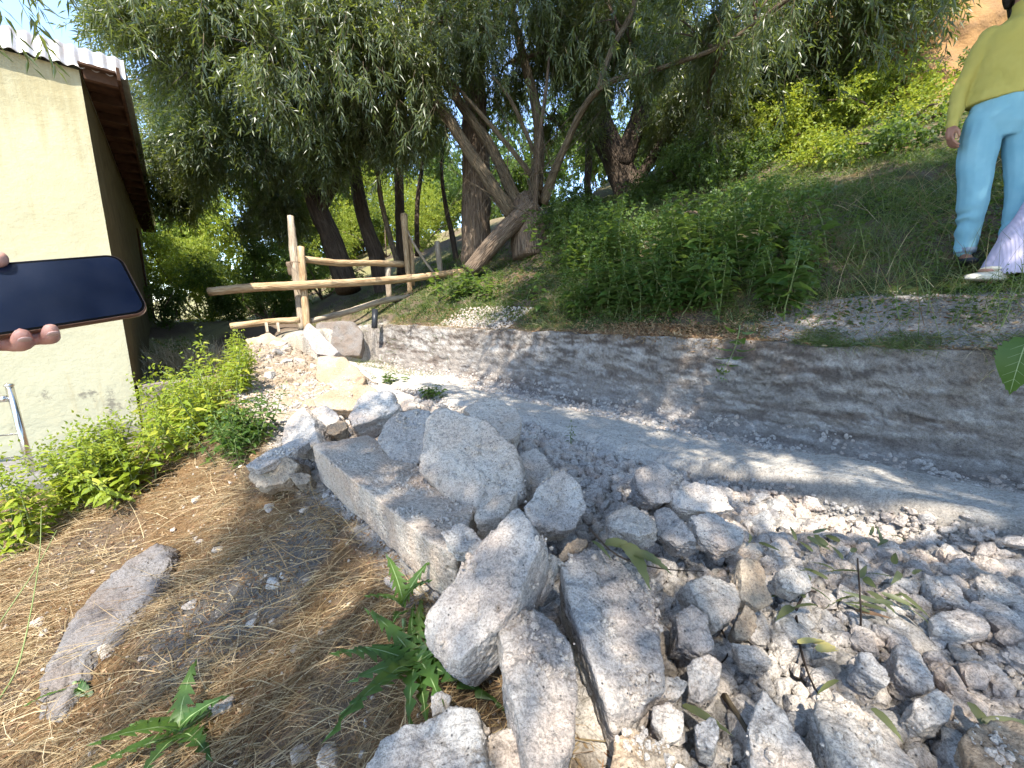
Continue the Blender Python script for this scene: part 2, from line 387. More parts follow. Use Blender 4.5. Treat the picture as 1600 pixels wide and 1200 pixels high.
    sc_ = mixc(sc_, dark*.9, sst(np.exp(-(((x+.85)/.35)**2+((y-1.1)/.3)**2))+.3*n2, .35, .6))
    sc_ = mixc(sc_, c(.30, .28, .26), (q < -1.0)*1.0*np.ones_like(q))
    col = mixc(col, sc_, sl_)
    far = sst(s, 6.05, 6.3)
    fc = mixc(np.broadcast_to(soil*1.2, x.shape+(3,)), np.broadcast_to(hill, x.shape+(3,)), sst(n1+.4*n2+.05*(s-9), -.1, .4))
    endrock = (1-sst(s, 6.0, 6.9))*sst(q, .9, 1.3)*(1-sst(q, 2.8, 3.2))
    fc = mixc(fc, c(.36, .33, .29), endrock)
    col = mixc(col, fc, far*(1-.3*bank))
    ns, nq = x.shape
    V = np.stack([x.ravel(), y.ravel(), z.ravel()], 1)
    i = np.arange(ns-1)[:, None]*nq; j = np.arange(nq-1)[None]
    Fq = np.stack([i+j, i+nq+j, i+nq+j+1, i+j+1], -1).reshape(-1, 4)
    o = mesh_obj('ground', V, Fq, M['ground'])
    o.data.flip_normals() if o.data.polygons[0].normal.z < 0 else None
    ca = o.data.attributes.new('Col', 'FLOAT_COLOR', 'POINT')
    ca.data.foreach_set('color', np.concatenate([np.clip(col, .01, 1).reshape(-1, 3), np.ones((ns*nq, 1))], 1).astype(np.float32).ravel())
    tag(o, 'stony ground with a pale rock channel, straw slope and rising bank', kind='structure')
build_ground()

# ---------------------------------------------------------------- stones
_cs = {}
def cube_sphere(n):
    if n in _cs: return _cs[n]
    t = np.tan(np.linspace(-np.pi/4, np.pi/4, n+1)); idx = {}; V = []; Fq = []
    for ax in range(3):
        for sg in (-1, 1):
            g = np.zeros((n+1, n+1), int)
            for i in range(n+1):
                for j in range(n+1):
                    p = [0, 0, 0]; p[ax] = sg; p[(ax+1) % 3] = t[i]; p[(ax+2) % 3] = t[j]
                    key = tuple(round(v, 5) for v in p)
                    if key not in idx: idx[key] = len(V); V.append(p)
                    g[i, j] = idx[key]
            f = np.stack([g[:-1, :-1], g[1:, :-1], g[1:, 1:], g[:-1, 1:]], -1).reshape(-1, 4)
            Fq.append(f if sg > 0 else f[:, ::-1])
    V = np.array(V); _cs[n] = (V/np.linalg.norm(V, axis=1)[:, None], np.vstack(Fq)); return _cs[n]
def poly_body(normals, dists, res=24, scale=(1, 1, 1), sharp=26, rough=.02, k=0, fine=.006, frame=None):
    """rounded convex body from half-spaces n.p<d, roughened; scale warps the sampling directions"""
    D, Fq = cube_sphere(res)
    D = D*np.asarray(scale)
    if frame is not None: D = D@frame
    D = D/np.linalg.norm(D, axis=1)[:, None]
    nd = np.maximum(D@np.asarray(normals).T, 1e-6)/np.asarray(dists)[None]      # 1/r per plane
    r = 1/(np.sum(nd**sharp, axis=1)**(1/sharp))
    V = D*r[:, None]; size = float(np.mean(r))
    nz = fbm(V/size*1.3+k*7.7, 4, k)*rough*size*1.6+fbm(V*24+k*3.3, 5, k+3, .75)*fine*1.5-np.abs(fbm(V*11+k*2.1, 3, k+9))*fine*1.6
    pits = np.maximum(0, fbm(V*45+k*5.1, 2, k+6)-.38)*fine*3.5
    V = V+D*(nz-pits)[:, None]
    return V, Fq
def random_stone(size, k, res=14, rough=.05):
    """angular chip with flat broken faces"""
    rg = np.random.default_rng(k); nn = rg.normal(size=(rg.integers(9, 14), 3)); nn /= np.linalg.norm(nn, axis=1)[:, None]
    nn = np.vstack([nn, np.eye(3), -np.eye(3)]); d = np.concatenate([rg.uniform(.72, 1.05, len(nn)-6), np.full(6, 1.0)])
    sz = np.asarray(size)
    nn2 = nn/sz; l = np.linalg.norm(nn2, axis=1); nn2 = nn2/l[:, None]; d2 = d/l
    return poly_body(nn2, d2, res, sz/sz.max(), 22, rough, k, .0035)

def face_frame(nrm):
    n = np.asarray(nrm, float); n /= np.linalg.norm(n)
    a = np.cross(n, (0, 0, 1.)) if abs(n[2]) < .99 else np.array((1., 0, 0)); a /= np.linalg.norm(a)
    return a, np.cross(n, a), n
def hero(poly, z, nrm, thick, label, mat='stone', name='stone', res=34, draft=.06, rough=.02, k=0, sharp=30, t=None, tdir=None, group=None, cat='stone', fine=.006, grow=1.05):
    """a broken block: seen face outlined in the picture, laid on a plane through height z, given a real thickness"""
    a, b, n = face_frame(nrm); P = np.array(poly, float); cx, cy = P.mean(0)
    r0 = ray(cx, cy); c0 = r0*(t if t else z/r0[2])
    W = []
    for px, py in P:
        r = ray(px, py); W.append(r*(np.dot(n, c0)/np.dot(n, r)))
    W = np.array(W); ctr = W.mean(0); W = ctr+(W-ctr)*grow
    td = -n if tdir is None else np.asarray(tdir, float)/np.linalg.norm(tdir)
    mid = ctr+td*thick/2
    normals = [n, -n]; dists = [np.dot(n, ctr-mid), np.dot(-n, (ctr+td*thick)-mid)]
    m = len(W)
    for i in range(m):
        p, q_ = W[i], W[(i+1) % m]
        e = q_-p; L = np.linalg.norm(e)
        if L < 1e-4: continue
        sn = np.cross(e, td); sn /= np.linalg.norm(sn)
        if np.dot(sn, (p+q_)/2-ctr) < 0: sn = -sn
        sn = sn+(-td)*(-draft); sn /= np.linalg.norm(sn)
        d = np.dot(sn, (p+q_)/2-mid)
        if d < .006: continue
        normals.append(sn); dists.append(d)
    ext = [np.ptp((W-ctr)@v) for v in (a, b)]+[thick]
    ext = np.maximum(np.array(ext)/max(ext), .22)
    # align the sampling frame with the long axis of the outline
    loc = np.stack([(W-ctr)@a, (W-ctr)@b], 1); ev, evec = np.linalg.eigh(loc.T@loc)
    u1 = evec[0, 1]*a+evec[1, 1]*b; u2 = evec[0, 0]*a+evec[1, 0]*b
    e1, e2 = np.ptp((W-ctr)@u1), np.ptp((W-ctr)@u2)
    sc3 = np.maximum(np.array([e1, e2, thick])/e1, .2)
    fr = np.array([u1, u2, np.cross(u1, u2)])
    rgk = np.random.default_rng(k+40); allp = np.vstack([W, W+td*thick])-mid
    for _ in range(9):
        v = rgk.normal(size=3); v /= np.linalg.norm(v); sup = (allp@v).max(); normals.append(v); dists.append(sup*rgk.uniform(.86, .99))
    res = int(res*1.35)
    V, Fq = poly_body(np.array(normals), np.array(dists), res, sc3, sharp*.9, rough*1.7+.015, k, fine*1.25, fr)
    o = mesh_obj(name, V, Fq, M[mat], loc=tuple(mid))
    tag(o, label, cat, group)
    return o
UP = (0, 0, 1)
hero([(483, 693), (575, 680), (755, 792), (729, 872), (640, 825), (580, 777), (520, 723)], -.52, (.05, .02, 1), .16, 'longest squared stone block, lying beside the dry straw with crumbs on its flat top', name='stone_block', res=56, rough=.012, k=1, tdir=(.10, .12, -1), draft=-.02, sharp=40)
hero([(683, 635), (664, 650), (660, 735), (700, 785), (760, 815), (815, 770), (806, 700), (762, 655)], -.44, (-.25, -.62, .75), .15, 'thick upright boulder with dark gravel stuck to its face, behind the long block', name='boulder', res=44, k=2, rough=.03)
hero([(585, 682), (612, 650), (645, 638), (672, 640), (664, 690), (655, 722), (620, 724), (600, 708)], -.46, (-.2, -.6, .8), .14, 'grey boulder tilted against the left side of the gravel-crusted boulder', name='boulder', res=36, k=3)
hero([(722, 632), (765, 620), (805, 636), (813, 655), (806, 682), (792, 690), (750, 665)], -.47, (-.05, -.35, .9), .09, 'flat pale slab with an overhanging lip behind the gravel-crusted boulder', name='stone_slab', res=34, k=4, rough=.05)
hero([(881, 730), (908, 762), (920, 792), (898, 825), (862, 833), (830, 826), (820, 792), (846, 756)], -.50, (.0, -.72, .7), .15, 'pointed round-bottomed boulder at the middle of the heap', name='boulder', res=38, k=5, rough=.05)
hero([(808, 790), (858, 862), (846, 905), (800, 950), (765, 1030), (738, 1043), (690, 1030), (655, 985), (685, 925), (745, 855)], -.50, (-.22, -.50, .84), .13, 'large smooth slab tipped towards the camera with a brown broken edge, right of the long block', 'stone', 'stone_slab', res=56, k=6, rough=.02, draft=-.03)
hero([(778, 962), (825, 944), (852, 944), (880, 975), (902, 1035), (903, 1100), (888, 1215), (835, 1225), (800, 1095), (782, 1010)], -.55, (.05, -.22, .97), .12, 'upright grey slab with a notched top edge, bottom centre under the smooth slab', name='stone_slab', res=50, k=7, rough=.025)
hero([(875, 878), (905, 852), (985, 862), (1014, 890), (1024, 960), (1042, 1060), (1000, 1112), (955, 1125), (915, 1015), (892, 945)], -.545, (.10, -.30, .95), .19, 'big squared block with crumbly pinkish top, standing right of the dark gap', name='stone_block', res=56, k=8, rough=.02, tdir=(.1, .35, -1), draft=-.04)
hero([(562, 1215), (600, 1160), (650, 1128), (705, 1102), (745, 1102), (752, 1150), (745, 1245), (560, 1245)], -.62, (-.2, -.1, .97), .14, 'broad pitted boulder at the bottom edge beside the toothed green plant', name='boulder', res=44, k=9, rough=.03)
hero([(1275, 1092), (1305, 1080), (1352, 1090), (1405, 1142), (1455, 1215), (1440, 1245), (1345, 1245), (1295, 1160)], -.60, (.1, -.1, .98), .11, 'smooth oval boulder lying at the bottom edge, right of the narrow pointed stone', name='boulder', res=44, k=10, rough=.025, sharp=12)
hero([(1186, 1064), (1232, 1112), (1272, 1172), (1276, 1240), (1175, 1240), (1168, 1125)], -.60, (-.15, -.25, .95), .12, 'narrow pointed stone rising from the bottom edge to a sharp tip', name='boulder', res=40, k=11, rough=.03)
hero([(998, 1130), (1040, 1150), (1085, 1240), (945, 1240), (962, 1150)], -.60, (-.05, -.1, 1), .12, 'flat sandy stone at the bottom edge below the crumbly block', 'stone_warm', 'stone_slab', res=36, k=12)
hero([(1056, 956), (1080, 945), (1106, 965), (1116, 1008), (1098, 1020), (1062, 1006)], -.58, (0, -.5, .85), .08, 'rounded knobbly stone close to the right side of the crumbly block', res=30, k=13, rough=.06)
hero([(1072, 905), (1100, 895), (1150, 905), (1162, 930), (1150, 965), (1122, 976), (1095, 950)], -.58, (.1, -.4, .9), .08, 'flat rough lump with a blue-grey stain, left of the small squared stone', res=32, k=14, rough=.07)
hero([(1158, 878), (1190, 872), (1207, 938), (1190, 952), (1160, 935)], -.57, (.1, -.6, .8), .07, 'small squared stone with a scratched brown face', 'stone_warm', res=26, k=15, rough=.03)
hero([(1074, 1040), (1108, 1018), (1128, 1035), (1118, 1075), (1096, 1098), (1072, 1090)], -.60, (-.2, -.4, .9), .08, 'egg-shaped rough stone standing over a dark twig', res=28, k=16, rough=.06)
hero([(1215, 895), (1240, 882), (1268, 895), (1272, 915), (1252, 930), (1222, 918)], -.60, (0, -.6, .8), .06, 'round knobbly stone right of the small squared one', res=26, k=17, rough=.09)
hero([(990, 738), (1020, 718), (1050, 728), (1063, 750), (1045, 785), (1015, 786), (998, 765)], -.56, (0, -.72, .7), .11, 'round boulder on the channel edge, topmost on the right of the heap', name='boulder', res=32, k=18, rough=.06)
hero([(1042, 765), (1085, 750), (1135, 768), (1150, 795), (1110, 800), (1060, 792)], -.60, (0, -.5, .85), .09, 'craggy low rock just right of the round boulder on the channel edge', res=30, k=19, rough=.10)
hero([(1022, 800), (1040, 785), (1075, 822), (1088, 842), (1055, 853), (1028, 835)], -.57, (-.3, -.4, .85), .08, 'sharp three-sided stone below the craggy low rock', res=28, k=20, rough=.05)
hero([(1078, 805), (1110, 795), (1160, 825), (1165, 848), (1130, 857), (1095, 835)], -.58, (.1, -.3, .95), .06, 'flat wedge of white stone right of the three-sided one', res=28, k=21, rough=.06)
hero([(948, 800), (985, 788), (1020, 808), (1032, 830), (1000, 836), (955, 825)], -.54, (0, -.3, .95), .06, 'flat cap stone over the big drying leaves', res=28, k=22, rough=.07)
hero([(690, 832), (715, 815), (742, 830), (757, 852), (742, 866), (710, 862)], -.50, (-.1, -.3, .95), .05, 'round cratered lump lying on the right end of the long block', res=30, k=23, rough=.06)
hero([(742, 800), (775, 768), (815, 768), (830, 785), (790, 800), (768, 840), (745, 835)], -.50, (-.2, -.3, .95), .08, 'bent grey stone wedged between long block and pointed boulder', res=28, k=24, rough=.06)
hero([(856, 868), (870, 875), (862, 905), (838, 946), (833, 940), (845, 900)], -.54, (-.6, -.45, .6), .02, 'thin upright flake leaning on the smooth tipped slab', name='stone_flake', res=22, k=25, draft=0)
hero([(872, 868), (885, 848), (905, 840), (917, 848), (900, 870), (876, 880)], -.50, (0, -.4, .9), .03, 'small cream stone on the upper left corner of the crumbly block', 'stone_warm', res=24, k=26, rough=.05)
hero([(805, 712), (840, 700), (870, 730), (850, 760), (822, 790), (808, 760)], -.52, (0, -.5, .85), .10, 'pale wedge behind the pointed boulder, dusted with crumbs', res=28, k=27, rough=.05)
# the tail of the heap towards the fence
hero([(492, 556), (535, 555), (570, 585), (568, 605), (520, 610), (494, 590)], -.47, (0, -.55, .8), .22, 'broad pale slab at the far crest of the heap, nearest the fence', name='stone_slab', mat='stone_warm', res=32, k=30, rough=.03)
hero([(490, 622), (530, 602), (580, 600), (600, 622), (550, 640), (500, 636)], -.49, (0, -.45, .88), .12, 'low rounded slab roofing a dark hollow in the far heap', name='stone_slab', mat='stone_warm', res=32, k=31, rough=.05)
hero([(540, 640), (575, 612), (615, 612), (632, 640), (585, 655), (555, 668)], -.49, (.1, -.5, .85), .14, 'dusty mound-like boulder right of the dark hollow', name='boulder', res=32, k=32, rough=.06)
hero([(485, 640), (510, 632), (532, 650), (525, 668), (500, 672), (486, 660)], -.52, (0, -.7, .7), .10, 'small blunt stone inside the hollow of the far heap', res=26, k=33, rough=.05)
hero([(508, 664), (535, 655), (542, 668), (525, 680), (510, 676)], -.53, (0, -.6, .8), .06, 'tan fist-sized stone just above the left end of the long block', 'stone_warm', res=22, k=34, rough=.06)
hero([(443, 660), (470, 632), (490, 650), (495, 690), (470, 702), (440, 700)], -.53, (-.3, -.6, .7), .13, 'greyish leaning stone above the flat shelf stone', res=28, k=35, rough=.05)
hero([(382, 728), (425, 700), (470, 684), (484, 690), (455, 708), (400, 733)], -.56, (-.1, -.25, .96), .035, 'thin shelf stone jutting over the left foot of the heap', name='stone_slab', res=30, k=36, rough=.04)
hero([(382, 745), (415, 722), (455, 712), (467, 730), (440, 755), (400, 762)], -.62, (-.2, -.7, .7), .10, 'chunky cream stone under the thin shelf stone', 'stone_warm', res=30, k=37, rough=.07)
hero([(450, 742), (468, 734), (487, 742), (484, 755), (462, 757)], -.62, (0, -.6, .8), .06, 'small cream stone between shelf stone and long block', 'stone_warm', res=22, k=38, rough=.05)
hero([(568, 610), (600, 598), (640, 612), (652, 640), (612, 640), (575, 625)], -.52, (.1, -.4, .9), .12, 'crumbly grey lump below the far green weeds', res=28, k=39, rough=.09)
hero([(474, 508), (484, 505), (528, 548), (520, 556), (492, 552), (474, 525)], 0, (-.2, -.75, .6), .16, 'tilted oblong slab leaning at the foot of the fence post', 'stone_mid', name='stone_slab', res=32, k=40, rough=.03, t=5.3)
hero([(492, 505), (550, 500), (566, 520), (562, 556), (525, 556), (497, 530)], 0, (.2, -.9, .3), .30, 'smooth rock face closing the far end of the channel', 'stone_grey', 'rock_outcrop', res=32, k=41, rough=.05, t=6.0, cat='rock')
hero([(380, 530), (420, 520), (445, 535), (440, 560), (395, 565)], 0, (0, -.6, .8), .25, 'low sandy rock below the short lower rail of the fence', 'stone_warm', 'boulder', res=28, k=42, rough=.06, t=5.4)
# right side of the heap
hero([(1402, 1010), (1425, 1003), (1452, 1035), (1465, 1070), (1440, 1080), (1405, 1045)], -.62, (.1, -.3, .95), .08, 'smooth bluish cobble in fine rubble, right of the yellow leaves', res=28, k=43, rough=.04, sharp=14)
hero([(1432, 1095), (1460, 1078), (1490, 1095), (1488, 1125), (1450, 1135), (1425, 1115)], -.62, (0, -.3, .95), .08, 'lumpy stone over a black hollow near the bottom right', res=28, k=44, rough=.09)
hero([(1345, 1018), (1372, 1025), (1393, 1055), (1385, 1072), (1360, 1055), (1342, 1040)], -.62, (0, -.3, .95), .06, 'flat-topped stone beside the bluish cobble', res=26, k=45, rough=.06)
hero([(1442, 900), (1480, 895), (1505, 925), (1510, 945), (1470, 938)], -.66, (.1, -.2, .97), .06, 'pale slab at the channel edge, left of the brown curled leaf', name='stone_slab', res=28, k=46, rough=.04)
hero([(1520, 900), (1565, 895), (1600, 925), (1600, 940), (1540, 935)], -.66, (.1, -.2, .97), .06, 'bluish slab at the right edge of the picture, right of the brown curled leaf', name='stone_slab', res=28, k=47, rough=.05)
hero([(1455, 960), (1500, 945), (1540, 965), (1550, 985), (1500, 990), (1460, 980)], -.65, (0, -.2, .97), .07, 'wide low stone with a dark gap beneath its right end', res=28, k=48, rough=.06)
hero([(1500, 1150), (1545, 1120), (1600, 1130), (1650, 1240), (1530, 1240)], -.62, (0, -.1, 1), .10, 'sunlit cream slab in the bottom right corner', 'stone_warm', 'stone_slab', res=34, k=49, rough=.05)
hero([(1082, 1130), (1115, 1110), (1130, 1140), (1118, 1170), (1090, 1165)], -.61, (-.2, -.3, .9), .08, 'three-cornered stone left of the narrow pointed one', res=26, k=50, rough=.05)
hero([(1020, 1100), (1050, 1090), (1070, 1110), (1066, 1150), (1040, 1160), (1018, 1125)], -.60, (0, -.3, .95), .08, 'grooved stone below the right corner of the crumbly block', res=26, k=51, rough=.06)
hero([(1030, 1062), (1060, 1052), (1075, 1068), (1060, 1090), (1032, 1088)], -.60, (0, -.3, .95), .06, 'dull grey stone touching the lower right corner of the crumbly block', res=24, k=52, rough=.05)
hero([(1145, 1005), (1185, 1008), (1210, 1030), (1205, 1042), (1165, 1030)], -.62, (0, -.3, .95), .05, 'flat bone-shaped stone above the narrow pointed one', res=24, k=53, rough=.08)
hero([(1150, 975), (1165, 945), (1185, 960), (1188, 980), (1165, 1000), (1150, 995)], -.60, (0, -.4, .9), .06, 'upright tan chunk directly below the small squared stone', 'stone_warm', res=24, k=54, rough=.08)
hero([(672, 1085), (690, 1078), (706, 1085), (700, 1110), (675, 1115)], -.66, (0, -.3, .95), .06, 'small grey cobble above the broad pitted boulder', res=22, k=55, rough=.05)
hero([(760, 1160), (790, 1125), (815, 1140), (835, 1215), (828, 1240), (750, 1240)], -.64, (-.1, -.2, .97), .10, 'shadowed stone between pitted boulder and notched slab', res=30, k=56, rough=.05)
# weathered bedrock on the straw slope, nearly flush with it
def slope_n(p):
    e = .12; return np.array((-(Hp(p[0]+e, p[1])-Hp(p[0]-e, p[1]))/(2*e), -(Hp(p[0], p[1]+e)-Hp(p[0], p[1]-e))/(2*e), 1.))
def bedrock(poly, label, lift, k, thick=.12, sharp=12):
    c = np.mean(poly, 0); p, t = ground(*c); n = slope_n(p); n /= np.linalg.norm(n); p = p+n*lift
    return hero(poly, p[2], n, thick, label, 'stone_grey', 'rock_outcrop', res=48, k=k, rough=.045, draft=-.7, sharp=sharp, cat='rock', grow=1.08, fine=.009)
bedrock([(266, 852), (240, 846), (205, 866), (165, 895), (172, 912), (212, 918), (240, 905), (264, 880)], 'upper flat plate of the grey bedrock on the straw slope', .06, 60, .10)
bedrock([(250, 900), (165, 893), (140, 930), (108, 970), (120, 1015), (165, 1000), (205, 960)], 'middle plate of the grey bedrock ridge, broken off below the upper plate', .05, 61)
bedrock([(112, 965), (150, 990), (125, 1050), (95, 1105), (62, 1112), (72, 1045)], 'lowest tongue of the grey bedrock ridge running to the lower left', .045, 62)
for i, (px, py, sz, lab) in enumerate([(430, 915, .028, 'largest white stone in the middle of the straw'), (480, 912, .018, 'white chip right of the largest white stone in the straw'),
        (614, 915, .026, 'bright white stone in the straw just under the long block'), (475, 1180, .024, 'white stone by the bottom edge, left of the pitted boulder'),
        (515, 1188, .032, 'cream knobbly stone at the bottom edge in the straw'), (340, 1112, .026, 'grey-white stone beside the lower left toothed plant'),
        (362, 1100, .02, 'paler of the pair of stones beside the lower left toothed plant'), (422, 795, .025, 'flat pale pebble just left of the long block'),
        (478, 798, .022, 'blocky white pebble by the left end of the long block'), (168, 1020, .03, 'white flake against the grey bedrock ridge')]):
    p, t = ground(px, py); V, Fq = random_stone((sz, sz*.75, sz*.6), 300+i, 12)
    o = mesh_obj('stone', V, Fq, M['stone'], loc=(p[0], p[1], p[2]+sz*.25)); o.rotation_euler = (0, 0, i*1.3); tag(o, lab, 'stone')

# countable loose rubble: one object each
protos = []
for i in range(22):
    rg = np.random.default_rng(900+i); V, Fq = random_stone((1, rg.uniform(.6, .95), rg.uniform(.45, .75)), 500+i, 22, .03)
    V = V+np.random.default_rng(i).normal(size=V.shape)*.0
    nzz = fbm(V*2.2+i*9, 5, i, .6)*.16-np.abs(fbm(V*4+i*5, 3, i+3))*.06; V = V*(1+nzz[:, None])
    me = mesh_obj('rubble_stone', V, Fq, M['stone'], smooth=True); protos.append(me)
used = [False]*len(protos)
def rub_label(s, q):
    return None
LM = [((760, 930), 'smooth tipped slab'), ((960, 980), 'crumbly squared block'), ((840, 1080), 'notched grey slab'), ((868, 785), 'pointed round-bottomed boulder'), ((1350, 1160), 'oval boulder at the bottom edge'),
      ((1220, 1150), 'narrow pointed stone'), ((1026, 752), 'round boulder on the channel edge'), ((1183, 912), 'small squared brown-faced stone'), ((1433, 1042), 'bluish cobble'), ((735, 710), 'gravel-crusted boulder'),
      ((620, 790), 'long squared block'), ((425, 715), 'thin shelf stone'), ((520, 650), 'dark hollow of the far heap'), ((1010, 1180), 'sandy stone at the bottom edge'), ((1262, 1045), 'yellow fallen leaves'),
      ((1340, 930), 'upright dark twig'), ((1500, 915), 'brown curled leaf'), ((530, 580), 'broad far crest slab'), ((440, 560), 'sandy far rock'), ((1570, 1180), 'cream slab in the bottom right corner'), ((1080, 780), 'craggy low rock'),
      ((1490, 1060), 'right edge of the picture'), ((1120, 930), 'blue-stained flat lump'), ((1110, 1050), 'egg-shaped rough stone'), ((640, 1150), 'broad pitted boulder')]
LMP = np.array([ground(*p)[0] for p, _ in LM])
def near_label(x, y, r, kind, big, rim):
    i = int(np.argmin(np.hypot(LMP[:, 0]-x, LMP[:, 1]-y))); nm = LM[i][1]; sz = ('larger' if r > big else 'small')+' '+kind
    return f'{sz} near the {nm}', f'{sz}s near the {nm}'
placed = []
regions = [('angular grey-white rubble stone', 126, (-1.0, .75), (.62, 1.85), (.018, .056)), ('angular grey-white rubble stone', 78, (.75, 2.2), (.95, 1.85), (.018, .05)),
           ('broken pale rubble stone', 60, (2.0, 5.5), (.75, 1.75), (.025, .075)), ('pale stone', 36, (.2, 2.4), (-.5, .42), (.008, .02))]
rg = np.random.default_rng(11)
for rk, (lab, n, (s0, s1), (q0, q1), (r0, r1)) in enumerate(regions):
    k = 0; tries = 0
    while k < n and tries < 6000:
        tries += 1
        s, q = rg.uniform(s0, s1), rg.uniform(q0, q1); r = r0+(r1-r0)*rg.random()**2.0
        x, y = XY(s, q)
        if y < .12 or abs(x)/max(y, .01) > 1.5: continue
        if any((x-a)**2+(y-b)**2 < (.72*(r+c_))**2 for a, b, c_ in placed): continue
        placed.append((x, y, r)); i = int(rg.integers(len(protos)))
        o = protos[i] if not used[i] else protos[i].copy()
        if used[i]: C.objects.link(o)
        used[i] = True
        o.location = (x, y, Hp(x, y)+r*.42); o.scale = (r, r, r)
        o.rotation_euler = (rg.uniform(-.5, .5), rg.uniform(-.5, .5), rg.uniform(0, 6.28))
        if rk == 3:
            w_ = 'upper' if y > 1.25 else 'lower'; sd = 'close to the grey bedrock' if x < -.75 else 'close to the long stone block'
            tag(o, f'small pale stone in the {w_} straw slope, {sd}', 'stone', f'pale stones in the {w_} straw slope, {sd}')
        else: L_, G_ = near_label(x, y, r, lab, .033 if rk < 2 else .045, None); tag(o, L_, 'stone', G_)
        k += 1
for i, u in enumerate(used):
    if not u: bpy.data.objects.remove(protos[i])

# uncountable crumbs and grit
def unit_(v): return v/np.linalg.norm(v, axis=1)[:, None]
def scatter_mesh(tmplV, tmplF, pos, size, rg, squash=(.6, 1)):
    n = len(pos); a = rg.uniform(0, 6.28, (n, 3)); cz, sz_ = np.cos(a[:, 2]), np.sin(a[:, 2]); cx, sx = np.cos(a[:, 0]), np.sin(a[:, 0])
    Rz = np.zeros((n, 3, 3)); Rz[:, 0, 0] = cz; Rz[:, 0, 1] = -sz_; Rz[:, 1, 0] = sz_; Rz[:, 1, 1] = cz; Rz[:, 2, 2] = 1
    Rx = np.zeros((n, 3, 3)); Rx[:, 0, 0] = 1; Rx[:, 1, 1] = cx; Rx[:, 1, 2] = -sx; Rx[:, 2, 1] = sx; Rx[:, 2, 2] = cx
    RR = Rz@Rx; S = size[:, None]*rg.uniform(squash[0], squash[1], (n, 3))
    ti = rg.integers(0, len(tmplV), n); T = np.stack(tmplV)[ti]
    V = np.einsum('nij,nvj->nvi', RR, T*S[:, None, :])+pos[:, None]
    m = T.shape[1]; Fq = (tmplF[None]+(np.arange(n)*m)[:, None, None]).reshape(-1, tmplF.shape[1])
    return V.reshape(-1, 3), Fq
gD, gF = cube_sphere(2)
hD, hF = cube_sphere(4); hT = []
for i in range(14):
    r_ = np.random.default_rng(160+i); nn = unit_(r_.normal(size=(13, 3))); d = r_.uniform(.6, 1, 13)
    rr = 1/np.sum((np.maximum(hD@nn.T, 1e-3)/d)**30, axis=1)**(1/30); hT.append(hD*(np.clip(rr, .5, 1.25)*(1+fbm(hD*3+i*4, 3, i)*.16))[:, None])
gT = []
for i in range(12):
    r_ = np.random.default_rng(60+i); nn = r_.normal(size=(9, 3)); nn /= np.linalg.norm(nn, axis=1)[:, None]; d = r_.uniform(.65, 1, 9)
    rr = 1/np.sum((np.maximum(gD@nn.T, 1e-3)/d)**14, axis=1)**(1/14); gT.append(gD*np.clip(rr, .5, 1.25)[:, None])
def grit(name, label, n, srange, qrange, sz, mat, seed, bury=.3, mask=None, lift=0, cat='gravel', big=False):
    rg = np.random.default_rng(seed)
    s = srange[0]+(srange[1]-srange[0])*rg.random(n)**1.3; q = rg.uniform(*qrange, n); x, y = XY(s, q)
    if mask is not None: ok = mask(s, q, rg); s, q, x, y = s[ok], q[ok], x[ok], y[ok]
    r = sz[0]+(sz[1]-sz[0])*rg.random(len(s))**3
    z = H(x, y)+r*bury+lift
    V, Fq = scatter_mesh(hT if big else gT, hF if big else gF, np.stack([x, y, z], 1), r, rg)
    tag(mesh_obj(name, V, Fq, M[mat], smooth=False), label, cat, kind='stuff')
grit('gravel', 'grey-white crumbs and grit filling the broken stone heap', 60000, (-1.15, 3.6), (.48, 1.9), (.0018, .016), 'stone', 21, lift=.006)
grit('gravel', 'packed small rubble in the right part of the heap', 8200, (-1.1, 2.4), (.56, 1.88), (.008, .038), 'stone', 28, .45, big=True, lift=.006)
grit('gravel', 'line of grit and crumbs along the foot of the channel wall', 7000, (-1.2, 5.6), (2.42, 2.84), (.004, .022), 'stone', 22)
grit('gravel', 'fine crumbs strewn over the channel floor', 2600, (-1.2, 5.6), (1.8, 2.6), (.002, .008), 'stone', 23)
grit('gravel', 'pale gravel spill on the bank below the children', 9000, (-1.3, 1.0), (3.05, 3.75), (.002, .010), 'stone_mid', 24, mask=lambda s, q, g: g.random(len(s)) < np.exp(-((q-3.38)/.3)**4)*np.exp(-((s+.15)/1.0)**4))
grit('gravel', 'pale gravel spill on the bank near the fence', 1500, (3.3, 4.7), (3.05, 3.6), (.005, .022), 'stone', 25)
grit('gravel', 'tiny crumbs on the dry straw slope', 1400, (-.3, 3.2), (-.6, .44), (.002, .008), 'stone', 26)
grit('gravel', 'sunlit sandy clods on the far mound', 6000, (3.2, 6.1), (.7, 1.8), (.006, .04), 'stone_warm', 27)
